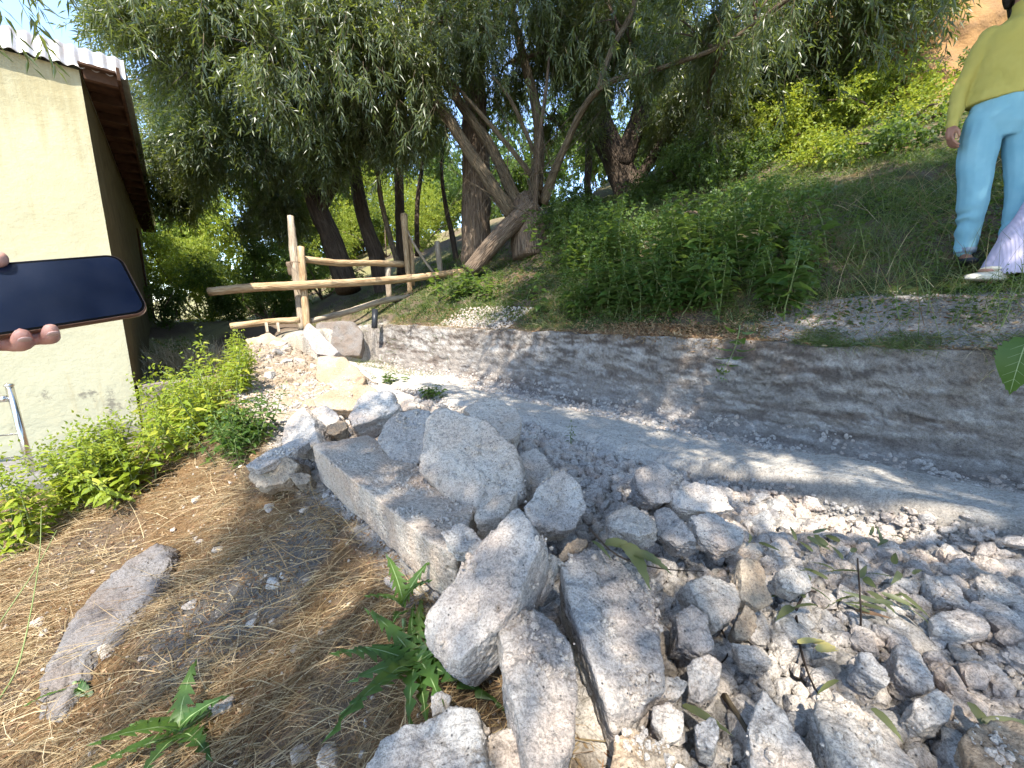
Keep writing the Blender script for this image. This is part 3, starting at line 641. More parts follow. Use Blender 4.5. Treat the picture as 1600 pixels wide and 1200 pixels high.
# crumbs lying on the tops of the big blocks
def crumbs_on(ob, n, sz, seed, sel=None):
    rg = np.random.default_rng(seed); me = ob.data; co = np.empty(len(me.vertices)*3, np.float32); me.vertices.foreach_get('co', co); co = co.reshape(-1, 3)
    no = np.empty(len(me.vertices)*3, np.float32); me.vertices.foreach_get('normal', no); no = no.reshape(-1, 3)
    ok = no[:, 2] > .55
    nzm = fbm(co.astype(float)*9+seed, 3, seed); ok &= nzm > .12
    if sel is not None: ok &= sel(co, no)
    ix = np.flatnonzero(ok)
    if not len(ix): return None
    ix = rg.choice(ix, n); p = co[ix]+np.array(ob.location)+rg.normal(size=(n, 3))*(.006, .006, .001)
    return p, sz[0]+(sz[1]-sz[0])*rg.random(n)**3
PS, SS = [], []
for o in [o for o in C.objects if o.name.split('.')[0] in ('stone_block', 'boulder', 'stone_slab')]:
    ex = max(o.dimensions); r_ = crumbs_on(o, 700 if o.name.startswith('stone_block') else int(70+ex*120), (.0015, .0085), len(PS)+5)
    if r_: PS.append(r_[0]); SS.append(r_[1])
V, Fq = scatter_mesh(gT, gF, np.vstack(PS), np.concatenate(SS), np.random.default_rng(3))
tag(mesh_obj('gravel', V, Fq, M['stone'], smooth=False), 'loose crumbs lying on top of the broken blocks', 'gravel', kind='stuff')

# ---------------------------------------------------------------- house
def plaster():
    m, nt, b = new_mat('yellow_plaster'); b.inputs['Roughness'].default_value = .9; b.inputs['Specular IOR Level'].default_value = .1
    g = N(nt, 'ShaderNodeTexCoord')
    n1 = N(nt, 'ShaderNodeTexNoise', Scale=1.6, Detail=5); n2 = N(nt, 'ShaderNodeTexNoise', Scale=9, Detail=9, Roughness=.75); n3 = N(nt, 'ShaderNodeTexNoise', Scale=3.3, Detail=8, Roughness=.7)
    for n in (n1, n2, n3): nt.links.new(g.outputs['Object'], n.inputs['Vector'])
    sx = N(nt, 'ShaderNodeSeparateXYZ'); nt.links.new(g.outputs['Object'], sx.inputs[0])
    c = mix(nt, (.44, .40, .25), (.40, .37, .24), ramp(nt, n1.outputs[0], [(.35, (0, 0, 0)), (.65, (1, 1, 1))]).outputs[0])
    # faded, greener plaster on the lower part
    zr = N(nt, 'ShaderNodeMapRange'); zr.inputs['From Min'].default_value = .2; zr.inputs['From Max'].default_value = 2.2; nt.links.new(sx.outputs['Z'], zr.inputs['Value'])
    c = mix(nt, (.38, .38, .28), c, zr.outputs[0])
    c = mix(nt, c, (.50, .45, .29), ramp(nt, n2.outputs[0], [(.5, (0, 0, 0)), (.72, (.6, .6, .6))]).outputs[0])
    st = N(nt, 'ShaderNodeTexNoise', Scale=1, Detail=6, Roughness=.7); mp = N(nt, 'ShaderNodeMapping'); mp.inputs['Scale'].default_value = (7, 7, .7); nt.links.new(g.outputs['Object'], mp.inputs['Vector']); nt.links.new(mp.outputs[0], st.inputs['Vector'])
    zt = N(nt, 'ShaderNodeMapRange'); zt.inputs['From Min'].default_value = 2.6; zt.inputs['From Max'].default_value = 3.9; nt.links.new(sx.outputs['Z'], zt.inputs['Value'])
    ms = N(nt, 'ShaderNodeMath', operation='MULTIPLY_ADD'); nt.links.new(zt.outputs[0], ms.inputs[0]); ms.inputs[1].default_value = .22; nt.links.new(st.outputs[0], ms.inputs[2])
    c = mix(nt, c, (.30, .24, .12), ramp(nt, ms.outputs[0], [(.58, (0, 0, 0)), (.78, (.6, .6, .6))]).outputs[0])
    # damp flaking near the foot and the corner
    d = N(nt, 'ShaderNodeMapRange'); d.inputs['From Min'].default_value = 1.15; d.inputs['From Max'].default_value = .0; nt.links.new(sx.outputs['Z'], d.inputs['Value'])
    cx = N(nt, 'ShaderNodeMapRange'); cx.inputs['From Min'].default_value = 1.3; cx.inputs['From Max'].default_value = 0; nt.links.new(sx.outputs['X'], cx.inputs['Value'])
    mm = N(nt, 'ShaderNodeMath', operation='MULTIPLY'); nt.links.new(d.outputs[0], mm.inputs[0]); nt.links.new(cx.outputs[0], mm.inputs[1])
    m2 = N(nt, 'ShaderNodeMath', operation='MULTIPLY_ADD'); nt.links.new(mm.outputs[0], m2.inputs[0]); m2.inputs[1].default_value = .36; nt.links.new(n3.outputs[0], m2.inputs[2])
    c = mix(nt, c, (.16, .15, .12), ramp(nt, m2.outputs[0], [(.66, (0, 0, 0)), (.72, (.85, .85, .85))]).outputs[0])
    c = mix(nt, c, (.25, .22, .14), ramp(nt, n3.outputs[0], [(.69, (0, 0, 0)), (.74, (.7, .7, .7))]).outputs[0])
    nt.links.new(c, b.inputs['Base Color']); bump(nt, b, n2.outputs[0], .5, .02); return m
M['plaster'] = plaster()
M['tin'] = plain('corrugated_tin', (.45, .45, .45), .5, .5, .4, (.33, .28, .24), 6, .2)
M['rafter'] = plain('roof_timber', (.085, .045, .026), .85, 0, .1, (.04, .022, .014), 9, .5)
M['concrete'] = plain('concrete', (.21, .20, .19), .9, 0, .1, (.13, .125, .12), 5, .6, .01)
M['mud'] = plain('mud_wall', (.30, .25, .22), .95, 0, .1, (.16, .13, .12), 7, 1, .02)
M['shaded_plaster'] = plain('shaded_side_plaster', (.155, .13, .07), .95, 0, .05, (.11, .088, .05), 4, 1, .02)  # shade of the side wall painted in as a darker plaster colour
M['dark_glass'] = plain('dark_glass', (.02, .02, .025), .15, 0, .5)
M['steel'] = plain('stainless_steel', (.62, .60, .55), .22, 1, .5)
M['black_plastic'] = plain('black_plastic', (.02, .022, .026), .4)
fx = np.array((-.766, -.643)); gx = np.array((-.643, .766)); C0 = np.array((-4.09, 4.22))
house = empty('house', (C0[0], C0[1], -1.62), math.atan2(fx[1], fx[0]))   # local x: along the front to the left, -y: into the depth
# local axes: x -> fx ; y -> rot90(fx) = (.643,-.766) = -gx  (towards the camera)
def grid_box(x0, x1, y0, y1, z0, z1, st=.12):
    """box with subdivided faces, butted at the corners"""
    bm = bmesh.new(); bmesh.ops.create_cube(bm, size=1)
    for v in bm.verts: v.co = Vector(((x0+x1)/2+v.co.x*(x1-x0), (y0+y1)/2+v.co.y*(y1-y0), (z0+z1)/2+v.co.z*(z1-z0)))
    return bm
def bm_obj(name, bm, mat, parent=None, loc=None, smooth=False, bev=0):
    if bev: bmesh.ops.bevel(bm, geom=bm.edges[:], offset=bev, segments=2, affect='EDGES')
    me = bpy.data.meshes.new(name); bm.to_mesh(me); bm.free(); me.materials.append(mat)
    me.polygons.foreach_set('use_smooth', np.full(len(me.polygons), smooth))
    o = bpy.data.objects.new(name, me); C.objects.link(o)
    if parent is not None: o.parent = parent
    if loc is not None: o.location = loc
    return o
def box(name, x0, x1, y0, y1, z0, z1, mat, parent=None, bev=0): return bm_obj(name, grid_box(x0, x1, y0, y1, z0, z1), mat, parent, bev=bev)
WT = 3.86
# walls as one hand-plastered shell with a slightly wavy surface
def wavy_wall():
    L, D, Hh = 5.5, 9.4, WT
    parts = []
    def sheet(o, u, v, nu, nv, nrm):
        a, b = np.meshgrid(np.linspace(0, 1, nu+1), np.linspace(0, 1, nv+1), indexing='ij')
        P = np.array(o)+a.reshape(-1, 1)*np.array(u)+b.reshape(-1, 1)*np.array(v)
        edge = (np.minimum(a, 1-a)*nu).clip(0, 1).ravel()*(np.minimum(b, 1-b)*nv).clip(0, 1).ravel()
        P = P+np.array(nrm)*(fbm(P*1.8, 3, 5)*.02+fbm(P*9, 2, 8)*.004)[:, None]*edge[:, None]
        i = np.arange(nu)[:, None]*(nv+1); j = np.arange(nv)[None]
        return P, np.stack([i+j, i+nv+1+j, i+nv+2+j, i+j+1], -1).reshape(-1, 4)
    parts.append(sheet((0, 0, 0), (L, 0, 0), (0, 0, Hh), 70, 50, (0, 1, 0)))
    parts.append(sheet((L, 0, 0), (0, -D, 0), (0, 0, Hh), 10, 10, (1, 0, 0)))
    parts.append(sheet((0, -D, 0), (L, 0, 0), (0, 0, Hh), 10, 10, (0, -1, 0)))
    V, Fq, _ = merge(parts); o = mesh_obj('wall', V, Fq, M['plaster'], house)
    bm = bmesh.new(); bm.from_mesh(o.data); bmesh.ops.remove_doubles(bm, verts=bm.verts, dist=.001); bmesh.ops.recalc_face_normals(bm, faces=bm.faces); bm.to_mesh(o.data); bm.free()
    o.data.polygons.foreach_set('use_smooth', np.full(len(o.data.polygons), True)); ms_ = o.modifiers.new('e', 'EDGE_SPLIT'); ms_.split_angle = R(40)
    V, Fq = sheet((-.004, -.002, 0), (0, -D, 0), (0, 0, Hh-.002), 120, 60, (-1, 0, 0)); ow = mesh_obj('side_wall', V, Fq[:, ::-1], M['shaded_plaster'], house)
wavy_wall()
box('fascia', -.29, -.265, -9.6, .16, WT-.06, WT+.05, M['rafter'], house)
for k in range(19):
    y = .04-k*.53; box('rafter', -.262, -.03, y-.03, y+.03, WT-.085, WT+.0, M['rafter'], house)
for k in range(4): box('plank', -.262, -.003-.002*k, -9.6+k*2.44, -9.6+(k+1)*2.44-.02, WT+.003, WT+.023, M['rafter'], house)
box('beam', -.28, .0, -.02, .028, WT+.012, WT+.05, M['rafter'], house)
for k, x in enumerate((.95, 2.6, 4.2)): box('rafter', x-.045, x+.045, .004, .05, WT-.09, WT-.015, M['rafter'], house)
def corrugated():
    nx = 560; xs = np.linspace(-.33, 5.8, nx)
    prof = [(.055, WT-.0), (.03, WT+.04), (-.03, WT+.19), (-.09, WT+.235), (-5, WT+.9), (-9.7, WT+.15)]
    prof2 = []
    for (a, b), (c, d) in zip(prof, prof[1:]):
        for t in np.linspace(0, 1, 6)[:-1]: prof2.append((a+(c-a)*t, b+(d-b)*t))
    prof2.append(prof[-1]); pr = np.array(prof2)
    X = np.repeat(xs, len(pr)); Y = np.tile(pr[:, 0], nx); Z = np.tile(pr[:, 1], nx)
    wv = np.sin(X*2*np.pi/.095)
    Z = Z+.010*wv-.012*np.abs(X+.2)*(Y > -.3)*0; Y = Y+.005*wv*(Y > -.05)
    Y = Y+.03*np.floor(X/.83)%.05*(Y > .04)
    V = np.stack([X, Y, Z], 1); n = len(pr); i = np.arange(nx-1)[:, None]*n; j = np.arange(n-1)[None]
    Fq = np.stack([i+j, i+n+j, i+n+j+1, i+j+1], -1).reshape(-1, 4)
    o = mesh_obj('roof', V, Fq, M['tin'], house); m = o.modifiers.new('thick', 'SOLIDIFY'); m.thickness = .004
corrugated()
wf = box('window', -.035, .0, -7.9, -6.4, 2.1, 3.4, M['rafter'], house); pn = box('pane', -.045, -.037, -7.82, -6.48, 2.18, 3.32, M['dark_glass'], wf)
tag(house, 'pale yellow plastered house with a corrugated tin roof on the left', 'house')
# concrete walk and retaining wall by the house
def rough_slab(name, mat, x0, x1, y0, y1, z0, z1, loc, rz, label, cat, amp=.02, st=.06, k=0, kind=None):
    bm = grid_box(x0, x1, y0, y1, z0, z1); bmesh.ops.subdivide_edges(bm, edges=bm.edges[:], cuts=int(min(30, max(x1-x0, y1-y0)/st)), use_grid_fill=True)
    co = np.array([v.co for v in bm.verts]); nz = np.stack([fbm(co*4+k, 4, k+a) for a in range(3)], 1)*amp
    for v, n in zip(bm.verts, nz): v.co += Vector(n)
    o = bm_obj(name, bm, mat, loc=loc, smooth=False); o.rotation_euler = (0, 0, rz); tag(o, label, cat, kind=kind); return o
rz_h = math.atan2(fx[1], fx[0])
rough_slab('path', M['concrete'], .0, 4.5, .03, 1.0, -.25, 0, (C0[0], C0[1], -1.40), rz_h, 'cracked concrete walk along the foot of the house front', 'path', .012, .1, 3, 'structure')
rough_slab('retaining_wall', M['mud'], -1.5, -.03, -.30, -.02, -.4, .62, (C0[0], C0[1], -1.42), rz_h, 'rough mud-plastered retaining wall between the house corner and the weedy slope', 'wall', .03, .06, 9)
# dark board leaning on the walk
b_ = box('board', -.30, .30, -.012, .012, -.09, .09, M['black_plastic'], bev=.004); b_.location = at(146, 712, 3.75); b_.rotation_euler = (R(20), R(-38), R(15)); tag(b_, 'dark blue board leaning on the walk behind the sunlit weeds', 'board')
# stainless railing
pb = at(50, 738, 3.5); railing = empty('metal_railing', (pb[0], pb[1], -1.45)); ht = .90
ax = np.array((-1, -.52, 0)); ax /= np.linalg.norm(ax)
def rel(p): return np.asarray(p)-np.array((pb[0], pb[1], -1.45))
hp = at(14, 602, 3.5); lean = rel((hp[0], hp[1], hp[2]))
tube_obj('post', [tube([(0, 0, 0), lean*.5, lean], [.026, .026, .026], 16)], M['steel'], railing)
V, Fq = cube_sphere(6); fin = mesh_obj('finial', V*np.array((.034, .034, .022))+lean, Fq, M['steel'], railing)
tube_obj('post', [tube([ax*1.6, ax*1.6+lean], [.026, .026], 16)], M['steel'], railing)
tube_obj('handrail', [tube([lean*.86, lean*.86+ax*.05+np.array((0, 0, -.0)), lean*.86+ax*1.6], [.011, .024, .024], 14)], M['steel'], railing)
tube_obj('bracket', [tube([lean*.86+ax*.03, lean*.86+ax*.075], [.03, .03], 14)], M['steel'], railing)
for f in (.48, .24): tube_obj('rod', [tube([lean*f, lean*f+ax*1.6], [.007, .007], 8)], M['steel'], railing)
tag(railing, 'stainless steel railing post with thin rods in front of the yellow wall', 'railing')

# ---------------------------------------------------------------- pole fence
fence = empty('wooden_fence', tuple(at(475, 512, 6.0)))
fo = np.array(fence.location)
def pole(name, pts, rad, mat='pole', k=0, seg=12, kn=.13):
    P = np.array([at(*p) for p in pts])-fo; rr = np.array(rad)
    return tube_obj(name, [tube(P, rr, seg, kn, k, True, 7)], M[mat], fence)
pole('post', [(454, 338, 6.0), (460, 400, 6.0), (467, 460, 6.0), (473, 516, 6.0)], [.045, .066, .06, .06], 'pole_grey', 1)
pole('post', [(470, 386, 5.9), (474, 440, 5.9), (480, 515, 5.9)], [.05, .052, .05], 'pole', 2)
pole('rail', [(326, 456, 5.6), (400, 449, 5.75), (480, 445, 5.83), (560, 441, 6.4), (640, 435, 7.2), (724, 424, 7.8)], [.06, .062, .06, .062, .066, .055], 'pole', 3)
pole('rail', [(474, 405, 6.05), (530, 411, 6.5), (580, 411, 7.0), (630, 413, 7.5)], [.05, .055, .05, .058], 'pole', 4)
pole('rail', [(360, 510, 5.5), (420, 503, 5.7), (468, 500, 5.8)], [.045, .045, .045], 'pole', 5)
pole('rail', [(484, 502, 6.0), (540, 488, 6.5), (600, 470, 7.0), (665, 460, 7.7)], [.04, .048, .05, .05], 'pole_grey', 6)
pole('post', [(631, 335, 7.5), (634, 380, 7.5), (637, 420, 7.5), (641, 458, 7.5)], [.07, .055, .05, .045], 'pole', 7)
pole('brace', [(637, 360, 7.6), (643, 400, 7.6), (645, 446, 7.6)], [.03, .05, .04], 'pole', 8)
pole('post', [(606, 418, 7.3), (608, 466, 7.3)], [.058, .05], 'pole_grey', 9)
pole('post', [(683, 378, 8.0), (688, 425, 8.0)], [.055, .06], 'pole_grey', 10)
pole('brace', [(636, 362, 7.5), (655, 395, 7.6), (677, 426, 7.8)], [.02, .025, .025], 'pole_grey', 11)
for (a, c) in (((316+0, 0), 0),):
    pass
for px in (416, 434): pole('peg', [(px, 505, 5.65), (px+2, 520, 5.6)], [.022, .02], 'pole_grey', px)
def ring(name, ctr, nrm, rx, rw, mat):
    a, b, n = face_frame(nrm); th = np.linspace(0, 2*np.pi, 20)
    P = np.array([np.array(ctr)+a*math.cos(t)*rx[0]+b*math.sin(t)*rx[1] for t in th]); return tube_obj(name, [tube(P, np.full(20, rw), 6, cap=False)], mat, fence)
ring('wire', at(476, 446, 5.93)-fo, (-.35, .2, 1), (.125, .13), .006, M['black_plastic']); ring('wire', at(476, 447, 5.93)-fo, (.45, .2, 1), (.125, .13), .006, M['black_plastic'])
ring('wire', at(467, 412, 5.95)-fo, (.1, .1, 1), (.12, .12), .004, M['rafter'])
V, Fq = random_stone((.07, .06, .10), 77, 10, .1); mesh_obj('splintered_wood', V+(at(458, 420, 6.0)-fo), Fq, M['bark'], fence)
tag(fence, 'rough pole fence of peeled branches tied to two upright posts with wire', 'fence')
p_ = tube_obj('pipe', [tube([at(586, 484, 6.1), at(585, 512, 6.05)], [.045, .045], 14)], M['black_plastic']); tag(p_, 'short black plastic pipe standing at the channel rim', 'pipe')

# ---------------------------------------------------------------- phone and the hand that holds it
def rounded_rect_prism(w_, h_, t_, r, seg=10, inset=0, z0=None, z1=None):
    pts = []
    for cx, cy, a0 in ((w_/2-r, h_/2-r, 0), (-w_/2+r, h_/2-r, 90), (-w_/2+r, -h_/2+r, 180), (w_/2-r, -h_/2+r, 270)):
        for k in range(seg+1): a = R(a0+90*k/seg); pts.append((cx+r*math.cos(a), cy+r*math.sin(a)))
    return np.array(pts)
def phone_body(w_, h_, t_, r):
    base = rounded_rect_prism(w_, h_, t_, r); n = len(base); prof = [(0.0016, t_/2), (.0004, t_/2-.0005), (0, t_/2-.0018), (0, -t_/2+.0018), (.0004, -t_/2+.0005), (.0016, -t_/2)]
    V = []
    for ins, z in prof:
        sc_ = np.array(((w_/2-ins)/(w_/2), (h_/2-ins)/(h_/2))); V += [(*(b*sc_), z) for b in base]
    F_ = [tuple(range(n)), tuple(reversed(range((len(prof)-1)*n, len(prof)*n)))]
    for l in range(len(prof)-1):
        for i in range(n): j = (i+1) % n; F_.append((l*n+i, (l+1)*n+i, (l+1)*n+j, l*n+j))
    return V, F_
TR = at(188, 399, .43); BR = at(234, 487, .43)
xv = TR-at(20, 412, .376); xv /= np.linalg.norm(xv); yv = TR-BR; yv -= xv*np.dot(xv, yv); yv /= np.linalg.norm(yv); zv = np.cross(xv, yv)
PW, PH = .147, .0715
ctr = TR-yv*PH/2-xv*PW/2
Mx = Matrix(((xv[0], yv[0], zv[0], ctr[0]), (xv[1], yv[1], zv[1], ctr[1]), (xv[2], yv[2], zv[2], ctr[2]), (0, 0, 0, 1)))
ph = bpy.data.objects.new('smartphone', None); C.objects.link(ph); ph.matrix_world = Mx; ph.empty_display_size = .02
face = 1 if np.dot(zv, -ctr) > 0 else -1
V, F_ = phone_body(PW, PH, .0078, .0125)
mesh_obj('case', V, F_, plain('phone_frame', (.30, .17, .12), .28, .85), ph)
M['screen'] = plain('phone_screen', (.006, .011, .028), .14, 0, .5, (.012, .017, .034), 30); M['bezel'] = plain('phone_bezel', (.004, .004, .005), .12)
def sheet_rr(name, w_, h_, r, z, mat, par):
    b = rounded_rect_prism(w_, h_, 0, r); t = .0003
    V = [(x, y, z*face) for x, y in b]+[(x, y, (z-t)*face) for x, y in b]; n = len(b)
    return mesh_obj(name, V, [tuple(range(n)), tuple(reversed(range(n, 2*n)))]+[(i, n+i, n+(i+1) % n, (i+1) % n) for i in range(n)], mat, par, smooth=False)
sheet_rr('bezel', PW-.0022, PH-.0022, .0115, .0041, M['bezel'], ph); sheet_rr('screen', PW-.0066, PH-.0066, .0095, .0044, M['screen'], ph)
tag(ph, 'dark-screened smartphone held sideways, thin copper frame', 'phone')

def skin_mat(name, col, col2, sss=.06):
    m, nt, b = new_mat(name); b.inputs['Roughness'].default_value = .5; b.inputs['Specular IOR Level'].default_value = .35
    g = N(nt, 'ShaderNodeTexCoord'); n = N(nt, 'ShaderNodeTexNoise', Scale=28, Detail=5); nt.links.new(g.outputs['Object'], n.inputs['Vector'])
    n2 = N(nt, 'ShaderNodeTexNoise', Scale=420, Detail=3); nt.links.new(g.outputs['Object'], n2.inputs['Vector'])
    nt.links.new(mix(nt, col, col2, ramp(nt, n.outputs[0], [(.3, (0, 0, 0)), (.7, (1, 1, 1))]).outputs[0]), b.inputs['Base Color'])
    b.inputs['Subsurface Weight'].default_value = sss; b.inputs['Subsurface Radius'].default_value = (.01, .004, .002); bump(nt, b, n2.outputs[0], .25, .0006); return m
M['skin'] = skin_mat('skin', (.60, .33, .25), (.52, .24, .18)); M['skin_tan'] = skin_mat('tanned_skin', (.36, .19, .125), (.29, .14, .10))
def ball(c, r, n=8):
    V, Fq = cube_sphere(n); return V*np.asarray(r)+np.asarray(c), Fq
def chain(pts, rad, seg=14, sub=5):
    out = [tube(pts, rad, seg, sub=sub)[:2]]; out.append(ball(pts[0], rad[0])); out.append(ball(pts[-1], rad[-1])); return out
def loft(rings, seg=28):
    """rings: (cx,cy,cz,rx,ry)"""
    th = np.linspace(0, 2*np.pi, seg, endpoint=False); V = []
    for cx, cy, cz, rx, ry in rings: V += [(cx+rx*math.cos(t), cy+ry*math.sin(t), cz) for t in th]
    n = len(rings); i = np.arange(n-1)[:, None]*seg; j = np.arange(seg)[None]; j2 = (j+1) % seg
    Fq = np.stack([i+j, i+j2, i+seg+j2, i+seg+j], -1).reshape(-1, 4); V = np.array(V); m = len(V)
    V = np.vstack([V, np.array(rings[0][:3]), np.array(rings[-1][:3])]); js = np.arange(seg); j2 = (js+1) % seg
    Fq = np.vstack([Fq, np.stack([np.full(seg, m), j2, js, js], 1), np.stack([np.full(seg, m+1), (n-1)*seg+js, (n-1)*seg+j2, (n-1)*seg+j2], 1)])
    return V, Fq
def fused(name, parts, mat, parent, vox, smooth=6, disp=None):
    V, Fq, _ = merge([(p[0], p[1]) for p in parts])
    o = mesh_obj(name, V, [tuple(dict.fromkeys(f)) for f in Fq.tolist()], mat, parent)
    bm = bmesh.new(); bm.from_mesh(o.data); bmesh.ops.recalc_face_normals(bm, faces=bm.faces); bm.to_mesh(o.data); bm.free()
    r = o.modifiers.new('fuse', 'REMESH'); r.mode = 'VOXEL'; r.voxel_size = vox; r.use_smooth_shade = True
    s_ = o.modifiers.new('soften', 'SMOOTH'); s_.iterations = smooth; s_.factor = .6
    # bake so that the folds can be modelled
    dg = bpy.context.evaluated_depsgraph_get(); me = bpy.data.meshes.new_from_object(o.evaluated_get(dg)); o.modifiers.clear(); old = o.data; o.data = me; bpy.data.meshes.remove(old)
    me.name = name
    if not me.materials: me.materials.append(mat)
    n = len(me.vertices); co = np.empty(n*3, np.float32); me.vertices.foreach_get('co', co); co = co.reshape(-1, 3).astype(float)
    if disp is not None:
        no = np.empty(n*3, np.float32); me.vertices.foreach_get('normal', no); no = no.reshape(-1, 3)
        co = co+no*disp(co)[:, None]; me.vertices.foreach_set('co', co.astype(np.float32).ravel()); me.update()
    me.polygons.foreach_set('use_smooth', np.full(len(me.polygons), True))
    return o
# hand: fingers reach round from behind the lower edge, thumb over the upper edge
def L2W(x, y, z): return np.array(Mx@Vector((x, y, z*face)))
hand = bpy.data.objects.new('person', None); C.objects.link(hand); hand.location = tuple(L2W(-.10, 0, -.02)); hl = np.array(hand.location); hand.empty_display_size = .05
hp_ = []
def hx(*p): return L2W(*p)-hl
hp_ += chain([hx(-.13, -.015, -.030), hx(-.10, .0, -.026), hx(-.055, .005, -.022)], [.026, .026, .017])
hp_ += chain([hx(-.13, .015, -.030), hx(-.095, .018, -.024), hx(-.06, .01, -.020)], [.025, .022, .014])
for x0, x1, ln, r in ((-.002-.02, .013-.016, 0, .0086), (-.044, -.0215, .001, .0092), (-.068, -.044, 0, .0092), (-.092, -.068, -.002, .0085)):
    hp_ += chain([hx(x0-.03, .0, -.022), hx(x0-.008, -.020, -.020), hx(x1-.004, -.036-ln, -.013), hx(x1, -.0385-ln, -.002), hx(x1+.002, -.0372-ln, .0055)], [r*1.1, r*1.0, r*.9, r*.82, r*.66])
hp_ += chain([hx(-.115, .012, -.026), hx(-.088, .036, -.016), hx(-.045, .044, -.003), hx(-.012, .037, .0085)], [.017, .0135, .0110, .0086])
hp_ += chain([hx(-.12, .0, -.030), hx(-.19, -.01, -.045), hx(-.30, -.05, -.075), hx(-.42, -.10, -.11)], [.026, .026, .034, .042])
fused('body', hp_, M['skin'], hand, .0022, 8)
cuffp = [hx(-.235, -.02, -.056), hx(-.31, -.055, -.078), hx(-.44, -.11, -.115)]
tube_obj('sleeve', [tube(cuffp, [.042, .048, .058], 24, .06, 3, True, 8)], plain('grey_cotton', (.20, .21, .24), .9, 0, .1), hand)
M['nail'] = plain('nail', (.62, .40, .33), .3)
for x1, ln in ((-.003, 0), (-.0215, .001), (-.044, 0)):
    c = hx(x1+.002, -.0425-ln, .0055); V, Fq = ball((0, 0, 0), (.0046, .0014, .0050), 5); Rm = np.stack([xv, yv, zv*face], 0); mesh_obj('nail', V@Rm+c, Fq, M['nail'], hand)
tag(hand, 'bare hand gripping the dark phone, reaching in from the left edge', 'person')

# ---------------------------------------------------------------- the two standing figures on the bank
def cloth(name, col, col2, rib=0, sc_=8, tx='Object'):
    m, nt, b = new_mat(name); b.inputs['Roughness'].default_value = .92; b.inputs['Specular IOR Level'].default_value = .1
    g = N(nt, 'ShaderNodeTexCoord'); n = N(nt, 'ShaderNodeTexNoise', Scale=sc_, Detail=6); nt.links.new(g.outputs['Object'], n.inputs['Vector'])
    nt.links.new(mix(nt, col, col2, ramp(nt, n.outputs[0], [(.3, (0, 0, 0)), (.7, (1, 1, 1))]).outputs[0]), b.inputs['Base Color'])
    if rib:
        wv = N(nt, 'ShaderNodeTexWave', Scale=rib); wv.bands_direction = 'X' if name.startswith('lilac') else 'Z'; wv.inputs['Distortion'].default_value = .6; nt.links.new(g.outputs['Object'], wv.inputs['Vector'])
        bump(nt, b, wv.outputs[0], .6, .002)
    else:
        n2 = N(nt, 'ShaderNodeTexNoise', Scale=300, Detail=2); nt.links.new(g.outputs['Object'], n2.inputs['Vector']); bump(nt, b, n2.outputs[0], .3, .001)
    return m
M['yellow_knit'] = cloth('yellow_knit', (.50, .44, .13), (.43, .375, .10), 60); M['blue_cotton'] = cloth('blue_cotton', (.24, .45, .54), (.18, .38, .48))
M['lilac_rib'] = cloth('lilac_rib', (.55, .49, .62), (.48, .43, .57), 26); M['hair'] = plain('dark_hair', (.012, .009, .008), .4)
M['cream_shoe'] = plain('cream_leather', (.62, .57, .46), .5, 0, .3, (.50, .45, .36), 25); M['black_shoe'] = plain('black_shoe', (.018, .019, .024), .5)
def hand_chain(w_, d, side, palm_n, curl=.35, s=1.0):
    """hanging hand: w_ wrist, d pointing direction, side = towards the thumb, palm_n = palm direction"""
    w_ = np.array(w_, float); d = np.array(d, float)/np.linalg.norm(d); sd = np.array(side, float); sd -= d*np.dot(sd, d); sd /= np.linalg.norm(sd); pn = np.cross(d, sd); pn = pn if np.dot(pn, palm_n) > 0 else -pn
    P = lambda a, b, c: w_+(d*a+sd*b+pn*c)*s
    out = chain([P(0, 0, 0), P(.03, .0, 0), P(.062, 0, .003)], [.022*s, .028*s, .024*s]); V, Fq = ball((0, 0, 0), (1, 1, 1)); V = V*np.array((.042, .036, .014))*s
    out.append((P(.042, 0, .002)+V[:, :1]*d+V[:, 1:2]*sd+V[:, 2:]*pn, Fq))
    for b, ln, r in ((.027, .066, .0082), (.009, .074, .0086), (-.009, .069, .0082), (-.026, .054, .0072)):
        pts = [P(.055, b*.9, .002)]; a = .15; cur = np.array((.078, b, .002))
        pts.append(P(*cur))
        for f in (.42, .33, .25):
            a += curl; cur = cur+np.array((math.cos(a), 0, math.sin(a)))*ln*f; pts.append(P(*cur))
        out += chain(pts, [r*1.1*s, r*1.05*s, r*s, r*.92*s, r*.75*s], 10, 3)
    out += chain([P(.012, .018, .006), P(.035, .040, .014), P(.058, .045, .024), P(.078, .040, .030)], [.014*s, .0115*s, .0098*s, .0078*s], 10, 3)
    return out
def head_parts(c, s=1.0, yaw=0):
    c = np.array(c); o = [ball(c+(0, .0, .02), np.array((.076, .090, .098))*s, 12), ball(c+(0, -.022, -.045), np.array((.056, .062, .058))*s, 10), ball(c+(0, -.062, -.083), np.array((.024, .022, .020))*s, 8)]
    o += [ball(c+(0, -.098, -.018), np.array((.014, .020, .014))*s, 8), ball(c+(0, -.092, .004), np.array((.009, .012, .026))*s, 8)]
    for sx in (-1, 1): o += [ball(c+(sx*.078, .005, -.008), np.array((.010, .020, .030))*s, 8), ball(c+(sx*.040, -.062, -.025), np.array((.026, .024, .024))*s, 8), ball(c+(sx*.03, -.076, .022), np.array((.022, .012, .009))*s, 6)]
    o += chain([c+(0, .02, -.06), c+(0, .025, -.17)], [.050*s, .052*s]); return o
